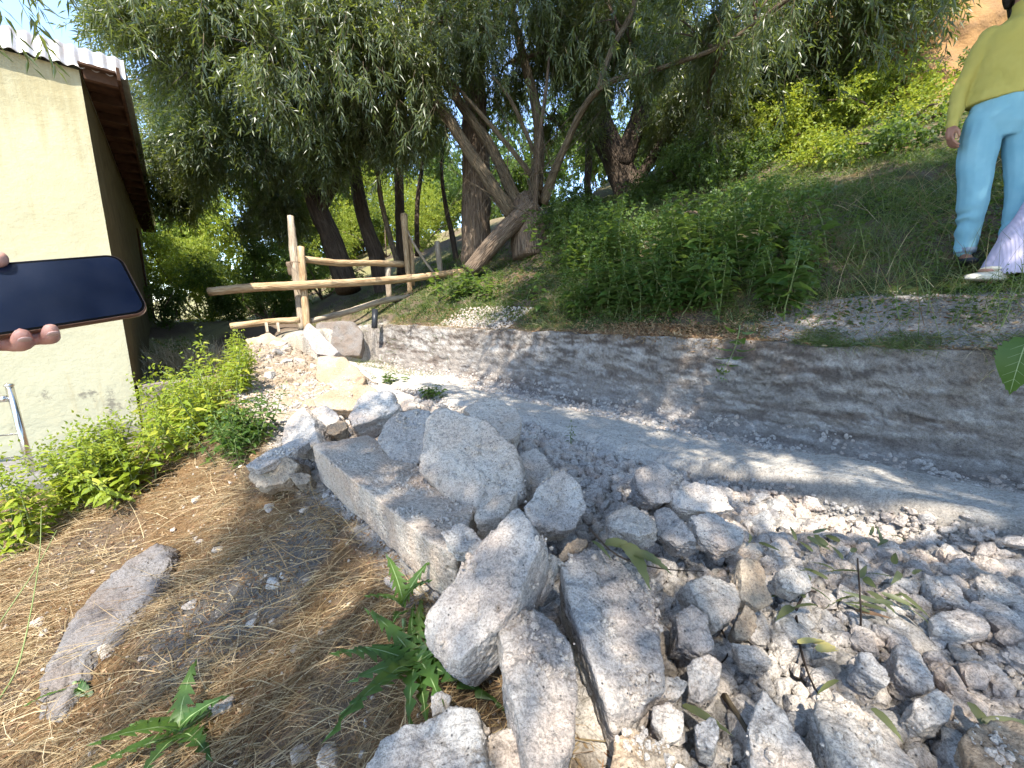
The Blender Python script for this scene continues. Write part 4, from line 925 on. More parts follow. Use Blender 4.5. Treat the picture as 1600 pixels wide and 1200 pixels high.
def head_details(parent, c, s, hairlen=.12):
    c = np.array(c)
    for sx in (-1, 1):
        V, Fq = ball(c+(sx*.031, -.078, .004), (.0125, .010, .0095), 8); mesh_obj('eye', V, Fq, plain('eye_white', (.75, .72, .68), .2) if 'ew' not in M else M['ew'], parent)
        V, Fq = ball(c+(sx*.031, -.0865, .004), (.0055, .0030, .0055), 6); mesh_obj('iris', V, Fq, M['hair'], parent)
    V, Fq = ball(c+(0, -.0925, -.054), (.023, .0075, .0055), 8); mesh_obj('lips', V, Fq, plain('lips', (.42, .16, .14), .4), parent)
    hp = [ball(c+(0, .018, .035), (.088, .098, .098), 12)]
    for sx in (-1, 1): hp += chain([c+(sx*.072, .03, .04), c+(sx*.078, .04, -.04), c+(sx*.066, .055, -.05-hairlen*.5)], [.026, .024, .014])
    hp += chain([c+(0, .07, .04), c+(0, .085, -.05), c+(0, .08, -.06-hairlen)], [.06, .055, .04])
    o = fused('hair', hp, M['hair'], parent, .006, 4, lambda co: fbm(co*np.array((60, 60, 6)), 3, 9)*.004+.001)
    # keep the face clear
    bm = bmesh.new(); bm.from_mesh(o.data)
    bmesh.ops.delete(bm, geom=[v for v in bm.verts if v.co.y < c[1]-.045 and v.co.z < c[2]+.055 and abs(v.co.x-c[0]) < .075], context='VERTS'); bm.to_mesh(o.data); bm.free()
def folds(seed, amp, zz=16):
    return lambda co: amp*(fbm(co*np.array((7, 7, zz))+seed, 4, seed)+.5*np.abs(fbm(co*np.array((9, 9, zz*1.6))+3*seed, 3, seed+4)))
def shoe(name, c, fdir, mat, parent, L=.235, bar=False):
    fd = np.array((*fdir, 0.)); fd /= np.linalg.norm(fd); sd = np.array((-fd[1], fd[0], 0)); up = np.array((0, 0, 1.)); c = np.array(c)
    def T(V): V = V*(L/.235); return c+V[:, :1]*fd+V[:, 1:2]*sd+V[:, 2:]*up
    parts = []
    for a, hw, hh, z in ((-.045, .032, .030, .030), (0.0, .034, .032, .028), (.05, .037, .025, .024), (.095, .043, .019, .020), (.125, .039, .016, .018)):
        V, Fq = ball((a, 0, z), (.045, hw, hh), 8); parts.append((T(V), Fq))
    V, Fq = ball((.04, 0, .008), (L*.52, .044, .012), 10); parts.append((T(V), Fq))
    sh = fused(name, parts, M[mat], parent, .004, 6)
    return sh, T
# -- child in the yellow sweater
F0 = np.array((3.075, 2.74, Hp(3.05, 2.72)-.012))
kid = empty('person', tuple(F0), R(-24)); kid.scale = (.99, .99, 1.10)
body = [loft([(0, 0, .70, .11, .09), (0, 0, .80, .155, .105), (0, 0, .92, .14, .10), (0, 0, 1.05, .13, .09), (0, 0, 1.2, .155, .095), (0, .0, 1.27, .14, .08), (0, .01, 1.31, .06, .055)])]
body += chain([(0, .01, 1.28), (0, .01, 1.40)], [.05, .045]); HC = (.0, -.01, 1.475); body += head_parts(HC, .95)
for sx in (-1, 1):
    body += chain([(-.085, 0, .80), (-.080, -.02, .42), (-.055, .01, .08)] if sx < 0 else [(.085, 0, .80), (.122, -.05, .42), (.13, -.06, .08)], [.07, .042, .030])
    body += chain([(sx*.145, .0, 1.245), (sx*.21, .025, 1.01), (sx*.255, -.03, .79)], [.040, .031, .023]); body += chain([(-.055, -.0, .05), (-.08, -.10, .035)] if sx < 0 else [(.13, -.06, .05), (.145, -.16, .035)], [.026, .022])
    body += hand_chain((sx*.257, -.035, .785), (sx*.05, -.25, -1), (0, -1, 0), (-sx, 0, 0), .30, .92)
fused('body', body, M['skin_tan'], kid, .0052, 3)
head_details(kid, HC, .95, .06)
sw = [loft([(-.01, 0, .895, .182, .126), (-.01, 0, .93, .182, .126), (-.005, 0, 1.03, .168, .120), (0, 0, 1.13, .172, .122), (0, 0, 1.21, .178, .118), (0, 0, 1.265, .155, .10), (0, .005, 1.305, .085, .07), (0, .01, 1.335, .060, .060), (0, .008, 1.385, .057, .058)])]
for sx in (-1, 1): sw += chain([(sx*.138, 0, 1.243), (sx*.178, .01, 1.14), (sx*.212, .025, 1.01), (sx*.235, .0, .90), (sx*.254, -.03, .805)], [.056, .049, .044, .040, .033])
so_ = fused('sweater', sw, M['yellow_knit'], kid, .0065, 5, lambda co: folds(3, .016, 7)(co)+.005*np.sin((co[:, 2]+co[:, 0]*.6)*42+5*fbm(co*6, 2, 5))*sst(fbm(co*4, 2, 7), -.1, .4))
pt = [loft([(0, 0, .70, .12, .09), (0, 0, .76, .165, .115), (0, 0, .80, .170, .120), (0, 0, .88, .168, .118), (0, 0, .97, .150, .108)])]
pt += chain([(-.088, 0, .80), (-.098, -.01, .62), (-.080, -.02, .42), (-.062, 0, .22), (-.055, .01, .10)], [.096, .092, .074, .062, .052])
pt += chain([(.090, 0, .80), (.115, -.02, .62), (.125, -.05, .42), (.13, -.06, .22), (.13, -.06, .10)], [.096, .092, .074, .062, .052])
pts_ = fused('trousers', pt, M['blue_cotton'], kid, .0065, 5, lambda co: folds(8, .012, 5)(co)+.009*np.sin(co[:, 2]*75+4*fbm(co*9, 2, 5))*sst(.42-co[:, 2], 0, .2)*sst(fbm(co*5, 2, 7), -.3, .4))
for z in (.07,):
    for c_ in ((-.055, .01), (.13, -.06)): tube_obj('cuff', [tube([(c_[0], c_[1], .075), (c_[0], c_[1], .105)], [.052, .054], 20)], plain('grey_cuff', (.18, .24, .32), .9), kid)
shoe('shoe', (-.055, -.02, .0), (-.25, -1), 'black_shoe', kid); shoe('shoe', (.13, -.09, .0), (.15, -1), 'black_shoe', kid)
tag(kid, 'child in a yellow high-necked sweater and light blue trousers on the bank', 'person')
# -- figure in lilac ribbed trousers, mostly beyond the right edge
sp = np.array((2.96, 2.50)); F1 = np.array((3.42, 2.46, Hp(3.2, 2.46)))
pal = empty('person', tuple(F1), R(-20)); ca_, sa_ = math.cos(R(20)), math.sin(R(20))
def loc1(x, y, z): dx, dy = x-F1[0], y-F1[1]; return np.array((dx*ca_-dy*sa_, dx*sa_+dy*ca_, z-F1[2]))
zf = Hp(2.90, 2.50); ank = loc1(2.99, 2.50, zf+.09); kne = loc1(3.16, 2.48, zf+.47); hipz = .86
body = [loft([(0, 0, .74, .12, .09), (0, 0, .84, .16, .11), (0, 0, .96, .13, .095), (0, 0, 1.1, .13, .09), (0, 0, 1.25, .165, .10), (0, .0, 1.33, .14, .08), (0, .01, 1.37, .06, .055)])]
HC1 = (0, -.01, 1.53); body += chain([(0, .01, 1.33), (0, .01, 1.45)], [.05, .046]); body += head_parts(HC1, .98)
ank2 = np.array((.12, .0, .08)); kne2 = np.array((.11, -.02, .46))
body += chain([(-.08, 0, .84), kne, ank], [.08, .05, .034]); body += chain([(.08, 0, .84), kne2, ank2], [.08, .05, .034])
for sx in (-1, 1):
    e_ = (sx*.235, .03, 1.06); w_ = (sx*.24, -.05, .84); body += chain([(sx*.155, 0, 1.31), e_, w_], [.043, .034, .024]); body += hand_chain(w_, (0, -.3, -1), (0, -1, 0), (-sx, 0, 0), .3, .95)
fd_ = np.array((-1, -.30)); fdl = np.array((fd_[0]*ca_-fd_[1]*sa_, fd_[0]*sa_+fd_[1]*ca_)); fdl /= np.linalg.norm(fdl)
body += chain([ank+(0, 0, -.04), ank+np.array((*fdl*.11, -.062))], [.032, .027])
body += chain([ank2+(0, 0, -.03), ank2+np.array((0, -.11, -.045))], [.03, .026])
fused('body', body, M['skin_tan'], pal, .0055, 3); head_details(pal, HC1, .98, .22)
lt = [loft([(0, 0, .68, .12, .095), (0, 0, .78, .175, .125), (0, 0, .86, .175, .125), (0, 0, .96, .150, .11), (0, 0, 1.0, .145, .105)])]
hp1 = np.array((-.085, 0, .84)); 
lt += chain([hp1, hp1*.5+kne*.5, kne, kne*.45+ank*.55, ank+(0.02, 0, .0)], [.100, .098, .098, .104, .110], 24)
lt += chain([(.085, 0, .84), (.105, 0, .62), kne2, (.115, -.01, .25), ank2+(0, 0, .03)], [.100, .096, .094, .100, .105], 24)
lo = fused('trousers', lt, M['lilac_rib'], pal, .0065, 5, folds(14, .016, 5))
bm = bmesh.new(); bm.from_mesh(lo.data); bmesh.ops.delete(bm, geom=[v for v in bm.verts if v.co.z < (ank[2]-.035 if v.co.x < -.1 else .075)], context='VERTS'); bm.to_mesh(lo.data); bm.free(); sm = lo.modifiers.new('thick', 'SOLIDIFY'); sm.thickness = .003
ts = [loft([(0, 0, .90, .165, .12), (0, 0, 1.05, .16, .115), (0, 0, 1.2, .172, .118), (0, 0, 1.31, .165, .105), (0, .01, 1.37, .08, .07)])]
for sx in (-1, 1): ts += chain([(sx*.15, 0, 1.30), (sx*.19, .01, 1.20), (sx*.21, .02, 1.13)], [.062, .056, .055])
fused('shirt', ts, cloth('white_cotton', (.6, .58, .56), (.5, .48, .47)), pal, .007, 5, folds(20, .008, 7))
s1, T1 = shoe('shoe', ank+np.array((*fdl*.105, -.09+.018)), fdl, 'cream_shoe', pal, .285)
V, Fq = ball((.055, 0, .046), (.034, .026, .012), 8); mesh_obj('shoe_opening', T1(V), Fq, M['skin_tan'], pal)
V, Fq = ball((.018, 0, .058), (.018, .040, .012), 8); mesh_obj('strap', T1(V), Fq, M['cream_shoe'], pal)
shoe('shoe', ank2+np.array((0, -.03, -.08)), (0, -1), 'cream_shoe', pal)
tag(pal, 'figure in flared lilac ribbed trousers and a cream shoe at the right edge', 'person')

# ---------------------------------------------------------------- foliage
def unit(v): return v/(np.linalg.norm(v, axis=-1, keepdims=True)+1e-9)
def leaves_mesh(base, dirn, L, W, rg, droop=.25, fold=.12):
    """kite-shaped folded leaves: six vertices, four faces each. base (n,3), dirn (n,3)"""
    n = len(base); d = unit(dirn); u = rg.normal(size=(n, 3)); s = unit(np.cross(d, u)); nn = np.cross(s, d)
    nn = np.where(nn[:, 2:] < 0, -nn, nn); L = L[:, None]; W = W[:, None]
    mid = base+d*L*.42+nn*0; tip = base+d*L-np.array((0, 0, 1.))*L*droop*rg.random((n, 1))
    f = nn*W*fold*2
    V = np.stack([base, mid+s*W*.5+f, mid-nn*0, mid-s*W*.5+f, tip], 1)
    Fq = np.array([[0, 1, 2], [0, 2, 3], [1, 4, 2], [2, 4, 3]])[:, ::-1]
    return V.reshape(-1, 3), (Fq[None]+(np.arange(n)*5)[:, None, None]).reshape(-1, 3)
def kites(base, dirn, L, W, rg, droop=.25):
    n = len(base); d = unit(dirn); s = unit(np.cross(d, rg.normal(size=(n, 3)))); L = L[:, None]; W = W[:, None]
    mid = base+d*L*.40; tip = base+d*L-np.array((0, 0, 1.))*L*droop*rg.random((n, 1))
    V = np.stack([base, mid+s*W*.5, tip, mid-s*W*.5], 1)
    return V.reshape(-1, 3), np.arange(n*4).reshape(n, 4)
def crown_leaves(blobs, rg, leafL=.10, leafW=.017, per=22, dens=900, twig=.5, droop=.8, shell=.45, view=None, clump=1.):
    """leaf sprays filling a set of ellipsoid blobs (centre, radius, flatten). returns verts, faces and the sprays"""
    B, D_ = [], []
    for c, r, *fl in blobs:
        fl = fl[0] if fl else .8
        n = int(dens*r**2.2*(fl**.5)); c = np.array(c)
        m = max(5, int(7*r*clump)); cc = unit(rg.normal(size=(m, 3)))*rg.uniform(.35, .95, (m, 1))*r
        k = rg.integers(0, m, n); off = cc[k]+rg.normal(size=(n, 3))*r*.20
        l = np.linalg.norm(off, axis=1)[:, None]/r; off = np.where(l > 1.08, off/l*1.05, off); off[:, 2] *= fl
        B.append(c+off); out = unit(off+rg.normal(size=(n, 3))*r*.5); out[:, 2] -= droop*rg.uniform(.2, 1.3, n); D_.append(unit(out))
    B = np.vstack(B); D_ = np.vstack(D_)
    if view is not None: ok = view(B, rg); B, D_ = B[ok], D_[ok]
    n = len(B); tl = twig*rg.uniform(.5, 1.2, n)
    t = (np.arange(per)[None]+rg.random((n, per)))/per
    sag = np.zeros((n, per, 3)); sag[..., 2] = -.35*droop*(t**2)*tl[:, None]
    P = B[:, None]+D_[:, None]*(t*tl[:, None])[..., None]+sag
    a = unit(np.cross(D_, rg.normal(size=(n, 3)))); b = np.cross(D_, a); ph_ = np.arange(per)*2.4
    side = a[:, None]*np.cos(ph_)[None, :, None]+b[:, None]*np.sin(ph_)[None, :, None]
    ld = D_[:, None]*.75+side*.75; ld[..., 2] -= .30*droop; ld = ld+rg.normal(size=ld.shape)*.22
    P = P.reshape(-1, 3); ld = ld.reshape(-1, 3); m = len(P)
    V, Fq = kites(P, ld, leafL*rg.uniform(.6, 1.2, m), leafW*rg.uniform(.7, 1.2, m), rg, .3)
    return V, Fq, (B, D_, tl)
def twigs_mesh(sp, rg, frac=.25, r=.0022):
    B, D_, tl = sp; k = rg.random(len(B)) < frac; B, D_, tl = B[k], D_[k], tl[k]; n = len(B)
    B2 = B+D_*tl[:, None]; B2[:, 2] -= .25*tl; A0 = B-D_*tl[:, None]*.3; s = unit(np.cross(D_, rg.normal(size=(n, 3))))*r; s2 = unit(np.cross(D_, s))*r
    V = np.stack([A0+s, A0-s*.5+s2, A0-s*.5-s2, B2+s*.2, B2-s*.1+s2*.2, B2-s*.1-s2*.2], 1).reshape(-1, 3)
    Fq = np.array([[0, 1, 4, 3], [1, 2, 5, 4], [2, 0, 3, 5]]); return V, (Fq[None]+(np.arange(n)*6)[:, None, None]).reshape(-1, 4)
def tree(name, label, trunks, blobs, seed, mat='bark', group=None, cat='tree', leafmat='willow', limbs=True, seg=18, rough=.16, **kw):
    """trunks: list of (points, radii); world coordinates"""
    rg = np.random.default_rng(seed); base = np.array(trunks[0][0][0], float); root = empty(name, tuple(base)); tag(root, label, cat, group)
    for i, (pts, rad, *mt) in enumerate(trunks):
        nm = 'trunk' if i == 0 else 'stem'
        tube_obj(nm, [tube(np.array(pts, float)-base, rad, seg, rough, seed+i, True, 8)], M[mt[0] if mt else mat], root)
    if blobs:
        if limbs:
            ends = np.array([np.array(t[0][-1], float) for t in trunks]+[np.array(t[0][-2], float) for t in trunks]); pr = []
            for j, (c, r, *fl) in enumerate(blobs):
                c = np.array(c, float); e = ends[np.argmin(np.linalg.norm(ends-c, axis=1))]; mid = (e+c)/2+rg.normal(size=3)*.15*r+(0, 0, -.12*r)
                pr.append(tube(np.array([e, mid, c])-base, [.035, .024, .01], 7, .1, j, True, 5))
                for k in range(5):
                    o = unit(rg.normal(size=3))*r*.9; s0 = mid*.4+c*.6; pr.append(tube(np.array([s0, s0+o*.5+(0, 0, .06), c+o])-base, [.014, .009, .003], 5, .1, k, True, 4))
            tube_obj('branches', pr, M[mat], root)
        V, Fq, sp = crown_leaves(blobs, rg, **kw)
        mesh_obj('crown', V-base, Fq, M[leafmat], root, smooth=False)
        Vt, Ft = twigs_mesh(sp, rg, .3, .003); mesh_obj('twigs', Vt-base, Ft, M['bark_pale'], root, smooth=False)
    return root
A = at
def stems(lst): return [([at(*p) for p in pts], rad, *m) for pts, rad, *m in lst]
rgt = np.random.default_rng(99)
# the many-stemmed willow in the middle
tree('willow_tree', 'many-stemmed pollard willow fanning out from a short fat stump behind the green verge', stems([
    ([(828, 405, 7.1), (824, 360, 7.1), (822, 325, 7.1), (828, 305, 7.1)], [.34, .29, .26, .14]),
    ([(800, 335, 7.0), (745, 255, 6.8), (690, 170, 6.6), (640, 108, 6.4), (598, 30, 6.2)], [.13, .10, .085, .07, .05], 'bark_pale'),
    ([(812, 330, 7.1), (770, 235, 7.0), (718, 160, 6.9), (680, 90, 6.8), (650, -10, 6.6)], [.12, .09, .08, .07, .05], 'bark_pale'),
    ([(836, 320, 7.1), (842, 200, 7.1), (818, 90, 7.0), (790, -10, 6.9)], [.13, .09, .075, .06], 'bark_pale'),
    ([(848, 318, 7.0), (880, 235, 6.6), (935, 140, 6.0), (1040, 104, 5.4), (1130, 70, 5.0), (1235, -5, 4.6)], [.09, .06, .045, .032, .026, .018], 'bark_pale'),
    ([(935, 140, 6.0), (955, 80, 5.9), (985, 25, 5.8), (995, -20, 5.7)], [.045, .04, .035, .03], 'bark_pale'),
    ([(832, 322, 7.0), (778, 372, 6.8), (733, 424, 6.7)], [.17, .15, .13], 'bark'),
    ([(836, 330, 6.9), (840, 240, 6.7), (852, 150, 6.6), (858, 88, 6.6)], [.05, .04, .03, .02], 'bark'),
    ([(840, 250, 6.8), (800, 160, 6.5), (770, 120, 6.4)], [.035, .03, .02], 'bark_pale'),
    ([(850, 300, 7.0), (800, 235, 6.7), (740, 165, 6.5), (700, 120, 6.5)], [.05, .04, .03, .02], 'bark_pale')]),
    [(A(700, 30, 6.4), 1.0), (A(820, 10, 6.6), 1.05), (A(900, 60, 7.4), .95, 1.1), (A(960, 20, 6.0), .8), (A(610, 60, 6.0), .85), (A(780, 120, 8.0), .75), (A(1080, 50, 5.4), .65, .7), (A(1000, 110, 6.6), .6),
     (A(740, -120, 6.5), 1.3), (A(940, -120, 6.2), 1.2), (A(1180, 20, 4.9), .5, .7), (A(700, 190, 7.8), .6), (A(880, 200, 8.0), .5), (A(1110, 190, 6.6), .6), (A(620, 210, 7.6), .55)], 101, 'bark', leafL=.11, leafW=.021, dens=640, twig=.5, droop=1.0)
tree('willow_tree', 'thick straight willow trunk standing left of the many-stemmed willow', stems([
    ([(745, 420, 7.9), (744, 300, 7.9), (742, 180, 7.9), (738, 60, 7.9), (745, -120, 7.9)], [.31, .28, .25, .23, .18]),
    ([(742, 110, 7.9), (790, 20, 7.8), (850, -80, 7.6)], [.12, .1, .07])]),
    [(A(690, -10, 8.2), 1.1), (A(800, -60, 8.0), 1.3), (A(640, 150, 8.8), .8)], 102, 'bark', leafL=.12, leafW=.024, dens=520, droop=.9)
tree('willow_tree', 'dark forked willow leaning left behind the tall nettles', stems([
    ([(992, 322, 8.6), (968, 262, 8.6), (940, 200, 8.5), (905, 110, 8.4), (880, -30, 8.2)], [.36, .30, .25, .2, .15], 'bark_dark'),
    ([(970, 262, 8.5), (1002, 170, 8.5), (1010, 60, 8.4), (1000, -50, 8.3)], [.22, .19, .16, .12], 'bark_dark'),
    ([(985, 300, 8.5), (1040, 215, 8.3), (1090, 150, 8.0)], [.12, .09, .06], 'bark_dark')]),
    [(A(930, 10, 8.6), 1.2), (A(1040, 60, 8.2), 1.1), (A(1090, 150, 7.8), .85), (A(1000, -90, 8), 1.4), (A(1060, 230, 8.4), .55), (A(1090, 120, 7.4), .6), ((.2, 4.3, 6.4), 1.3, .6), ((1.9, 4.2, 6.4), 1.4, .6), ((1.0, 5.6, 6.6), 1.4, .6), ((-.6, 5.2, 6.6), 1.0, .6)], 103, 'bark_dark', leafL=.12, leafW=.024, dens=560, droop=.9)  # high out-of-view crown blobs at the end added to shade the thickets below
tree('willow_tree', 'low spreading tree with split rough base right of the tall nettles', stems([
    ([(1112, 335, 7.4), (1132, 290, 7.3), (1150, 225, 7.2), (1172, 120, 7.0), (1215, 0, 6.8)], [.17, .15, .13, .11, .08]),
    ([(1125, 305, 7.3), (1110, 240, 7.3), (1105, 150, 7.1)], [.09, .08, .06]), ([(1150, 225, 7.2), (1230, 170, 7.0), (1330, 60, 6.6), (1420, -10, 6.2)], [.08, .06, .045, .03])]),
    [(A(1170, 90, 6.6), .95), (A(1260, 50, 6.2), .95, .8), (A(1340, 30, 6.0), .85, .7), (A(1140, 180, 7.2), .55), (A(1240, 110, 7.0), .6), (A(1180, 190, 7.2), .5), (A(1430, -30, 5.6), .7, .5), (A(1300, -60, 6), 1.2)], 104, 'bark', leafL=.11, leafW=.022, dens=620, droop=.9)
tree('willow_tree', 'large grey-green willow overhanging the fence and the house corner', stems([
    ([(545, 455, 8.6), (520, 380, 8.6), (492, 310, 8.5), (470, 200, 8.3), (440, 60, 8.0)], [.26, .22, .19, .15, .10], 'bark_dark'),
    ([(500, 330, 8.5), (560, 210, 8.0), (600, 100, 7.5)], [.12, .1, .06], 'bark_dark'), ([(480, 250, 8.3), (400, 180, 7.6), (320, 120, 7.0)], [.1, .07, .04], 'bark_dark')]),
    [(A(330, 90, 6.6), 1.25), (A(262, 60, 7.0), .85), (A(470, 70, 6.0), 1.15), (A(585, 130, 6.2), .85), (A(380, 220, 7.6), 1.15), (A(270, 200, 8.4), 1.0, 1.1), (A(490, 210, 7.2), .95),
     (A(250, 290, 9.6), .85), (A(340, 300, 9.4), .9), (A(440, 300, 8.6), .85), (A(360, -60, 6.6), 1.4), (A(520, -40, 6.0), 1.2), (A(570, 220, 8.0), .7), (A(190, 130, 8.6), .6)], 105, 'bark_dark', leafL=.115, leafW=.022, dens=900, droop=.9)
wt = [o for o in C.objects if o.name == 'willow_tree'][0]; pr = []
for k in range(24):
    x0, y0 = rgt.uniform(790, 860), rgt.uniform(230, 360); a = rgt.normal()*1.0; L_ = rgt.uniform(60, 210); t0 = rgt.uniform(6.3, 6.9)
    p0, p1, p2 = at(x0, y0, t0), at(x0+math.sin(a)*L_*.5, y0-math.cos(a)*L_*.5+rgt.normal()*12, t0-.1), at(x0+math.sin(a)*L_+rgt.normal()*15, y0-math.cos(a)*L_*.9, t0-.3)
    if k % 3 == 0: p2 = at(x0-rgt.uniform(20, 120), y0+rgt.uniform(20, 110), t0)
    pr.append(tube(np.array([p0, p1, p2])-np.array(wt.location), np.array([.010, .007, .003])*rgt.uniform(.4, 1.1), 5, .1, k, True, 4))
tube_obj('bare_twigs', pr, M['bark_pale'], wt)['kind'] = 'stuff'
for i, (lab, pts, rad, mt, bl) in enumerate([
    ('dark leaning trunk behind the upper fence rail', [(602, 470, 8.8), (588, 400, 8.8), (566, 330, 8.8), (545, 200, 8.7), (540, 60, 8.6)], [.2, .17, .15, .13, .1], 'bark_dark', [((560, 60, 9.2), .9), ((540, 260, 9.6), .5)]),
    ('slim pale trunk curving up between the fence posts', [(622, 415, 8.4), (604, 350, 8.4), (592, 290, 8.3), (588, 200, 8.2)], [.06, .055, .05, .03], 'bark_pale', [((590, 190, 8.3), .5)]),
    ('dark straight trunk just left of the right fence post', [(628, 430, 9.2), (625, 340, 9.2), (622, 240, 9.2), (615, 80, 9.2)], [.12, .11, .1, .07], 'bark_dark', [((640, 110, 9.6), .8)]),
    ('thin dark trunk right of the right fence post', [(652, 400, 9.6), (652, 320, 9.6), (662, 240, 9.6), (668, 150, 9.6)], [.06, .055, .05, .03], 'bark_dark', [((670, 190, 9.9), .5)]),
    ('thin forked dark trunk left of the thick straight willow', [(716, 425, 9.0), (706, 365, 9.0), (697, 325, 9.0), (690, 260, 9.0), (700, 180, 9.0)], [.07, .06, .05, .04, .03], 'bark_dark', [((690, 215, 9.4), .5)]),
    ('short dark trunk between the two big willows', [(925, 345, 8.8), (918, 290, 8.8), (920, 240, 8.8), (915, 160, 8.8)], [.09, .08, .08, .06], 'bark_dark', [((905, 150, 9.2), .5)])]):
    tree('tree', lab, stems([(pts, rad, mt)]), [(A(*c), r) for c, r in bl], 120+i, 'bark_dark', None, leafmat='broad', leafL=.08, leafW=.035, dens=520, droop=.4, per=14, twig=.4, seg=12)
# gaps cut in the overhead crown along sun lines to light chosen spots
SUNV = np.array(SUN)
GAPS = [(ground(px, py)[0], r) for px, py, r in ((1290, 765, .30), (1170, 725, .13), (1420, 770, .20), (1075, 700, .10), (1070, 1170, .16), (1560, 1165, .18), (1240, 1050, .13), (600, 720, .10), (700, 780, .08), (640, 590, .35), (1275, 480, .14), (950, 930, .09), (760, 930, .10), (880, 790, .09), (1000, 790, .10), (1110, 820, .09), (1330, 930, .12), (1480, 1010, .12), (730, 660, .12), (620, 930, .07), (850, 1150, .07), (1200, 900, .08), (1420, 450, .12), (880, 640, .15), (1500, 830, .10))]
def sun_gaps(B, rg):
    ok = np.ones(len(B), bool)
    for g_, r in GAPS:
        v = B-g_; d = np.linalg.norm(v-(v@SUNV)[:, None]*SUNV, axis=1); ok &= ~(d < r*.85+.085+rg.normal(size=len(B))*.03)
    return ok
# willow overhead, behind the camera; only its shade and its hanging tips reach the picture
ov = [((-.1, -1.6, 3.7), 1.25), ((1.2, -1.3, 3.6), 1.3), ((2.6, -1.2, 3.7), 1.35), ((.5, -3.0, 4.0), 1.4), ((2.2, -3.0, 4.1), 1.5), ((3.9, -1.5, 4.0), 1.3), ((1.0, .2, 4.1), 1.05, .6), ((2.4, .4, 4.2), 1.2, .6), ((3.8, .6, 4.3), 1.2, .6), ((-.45, .15, 3.9), .9, .6), ((.0, 1.2, 4.4), 1.0, .5), ((1.3, 1.6, 4.6), 1.1, .5), ((2.6, 2.0, 4.8), 1.2, .5), ((4.0, 2.2, 4.9), 1.2, .5), ((.6, 2.6, 5.1), .9, .5), ((5.2, .6, 4.6), 1.2, .6), ((-.2, -.6, 3.6), .9, .6)]
tree('willow_tree', 'hanging willow twigs reaching in from above at the top edge', [([(1.7, -3.8, -.8), (1.6, -3.7, .6), (1.5, -3.4, 1.8), (1.3, -2.6, 3.0), (1.4, -1.6, 3.7)], [.3, .24, .2, .14, .07]), ([(1.5, -3.4, 1.8), (2.4, -2.8, 2.9), (3.0, -1.5, 3.7)], [.14, .1, .05])],
     ov, 130, 'bark', leafL=.12, leafW=.025, dens=580, droop=.7, view=sun_gaps)
def sprays(name, label, pts, seed, per=16, L=.10, W=.015, twig=.28, mat='willow', group=None):
    rg = np.random.default_rng(seed); B, D_ = [], []
    for p, d, n, sp in pts:
        for _ in range(n): B.append(np.array(p)+rg.normal(size=3)*sp); D_.append(unit(np.array(d)+rg.normal(size=3)*.45))
    B = np.array(B); D_ = np.array(D_); n = len(B); tl = twig*rg.uniform(.6, 1.2, n); t = (np.arange(per)[None]+.5)/per
    sag = np.zeros((n, per, 3)); sag[..., 2] = -.3*t**2*tl[:, None]; P = B[:, None]+D_[:, None]*(t*tl[:, None])[..., None]+sag
    a = unit(np.cross(D_, (0, 0, 1.))); b = np.cross(D_, a); ph_ = np.arange(per)*2.4; side = a[:, None]*np.cos(ph_)[None, :, None]+b[:, None]*np.sin(ph_)[None, :, None]
    ld = D_[:, None]*.8+side*.7; ld[..., 2] -= .3; P = P.reshape(-1, 3); ld = ld.reshape(-1, 3); m = len(P)
    V, Fq = leaves_mesh(P, ld, L*rg.uniform(.6, 1.15, m), W*rg.uniform(.8, 1.2, m), rg)
    V2, F2 = twigs_mesh((B, D_, tl), rg, 1, .0018); base = B.mean(0); r = empty(name, tuple(base)); mesh_obj('leaves', V-base, Fq, M[mat], r, smooth=False); mesh_obj('twigs', V2-base, F2, M['bark_pale'], r, smooth=False); tag(r, label, 'branch', group); return r
for k, (lab, p_, d_, n_, sp_, kw_) in enumerate([
    ('big pointed willow leaves dangling in the very top left corner', at(-20, -60, 2.0), (.2, 0, -1), 7, .10, {}),
    ('few long willow leaves hanging into the sky patch above the roof', at(40, -80, 2.1), (.2, 0, -1), 5, .06, {}),
    ('cluster of large willow leaves at the top edge right of the sky patch', at(190, -60, 2.6), (.3, 0, -1), 9, .12, {}),
    ('willow twig hanging at the top edge above the left canopy', at(330, -40, 2.8), (.1, 0, -1), 10, .2, {}),
    ('spray of long pale willow leaves just left of the pale fanning stems', at(560, 90, 4.2), (.3, 0, -1), 16, .25, dict(L=.11, W=.018)),
    ('spray of willow leaves hanging over the fanning pale stems', at(640, 180, 4.6), (-.2, 0, -1), 14, .25, dict(L=.11, W=.018)),
    ('spray of willow leaves hanging in the middle of the left canopy', at(440, 120, 4.4), (.2, 0, -1), 14, .25, dict(L=.11, W=.018)),
    ('drooping willow leaves left of the dark forked trunk', at(890, 60, 5.0), (.1, 0, -1), 16, .3, dict(L=.12, W=.022)),
    ('drooping willow leaves in front of the dark forked trunk', at(980, 90, 5.0), (.3, 0, -1), 14, .3, dict(L=.12, W=.022)),
    ('drooping willow leaves above the willow stump', at(790, 60, 5.2), (.1, 0, -1), 12, .3, dict(L=.12, W=.022)),
    ('dark leafy twig at the top edge above the long arching stem end', at(1230, 10, 3.4), (.2, 0, -1), 14, .22, dict(W=.018)),
    ('dark leafy twig at the top edge above the sunlit bushes', at(1340, 0, 3.2), (.4, 0, -1), 14, .2, dict(W=.018)),
    ('dark leafy twig at the top edge just left of the orange cliff', at(1450, -50, 3.0), (.3, 0, -1), 8, .14, dict(W=.018)),
    ('dark leafy twig crossing the long arching stem', at(1120, 0, 3.8), (.0, 0, -1), 12, .2, dict(W=.018))]):
    sprays('willow_branch', lab, [(p_, d_, n_, sp_)], 201+k, **kw_)

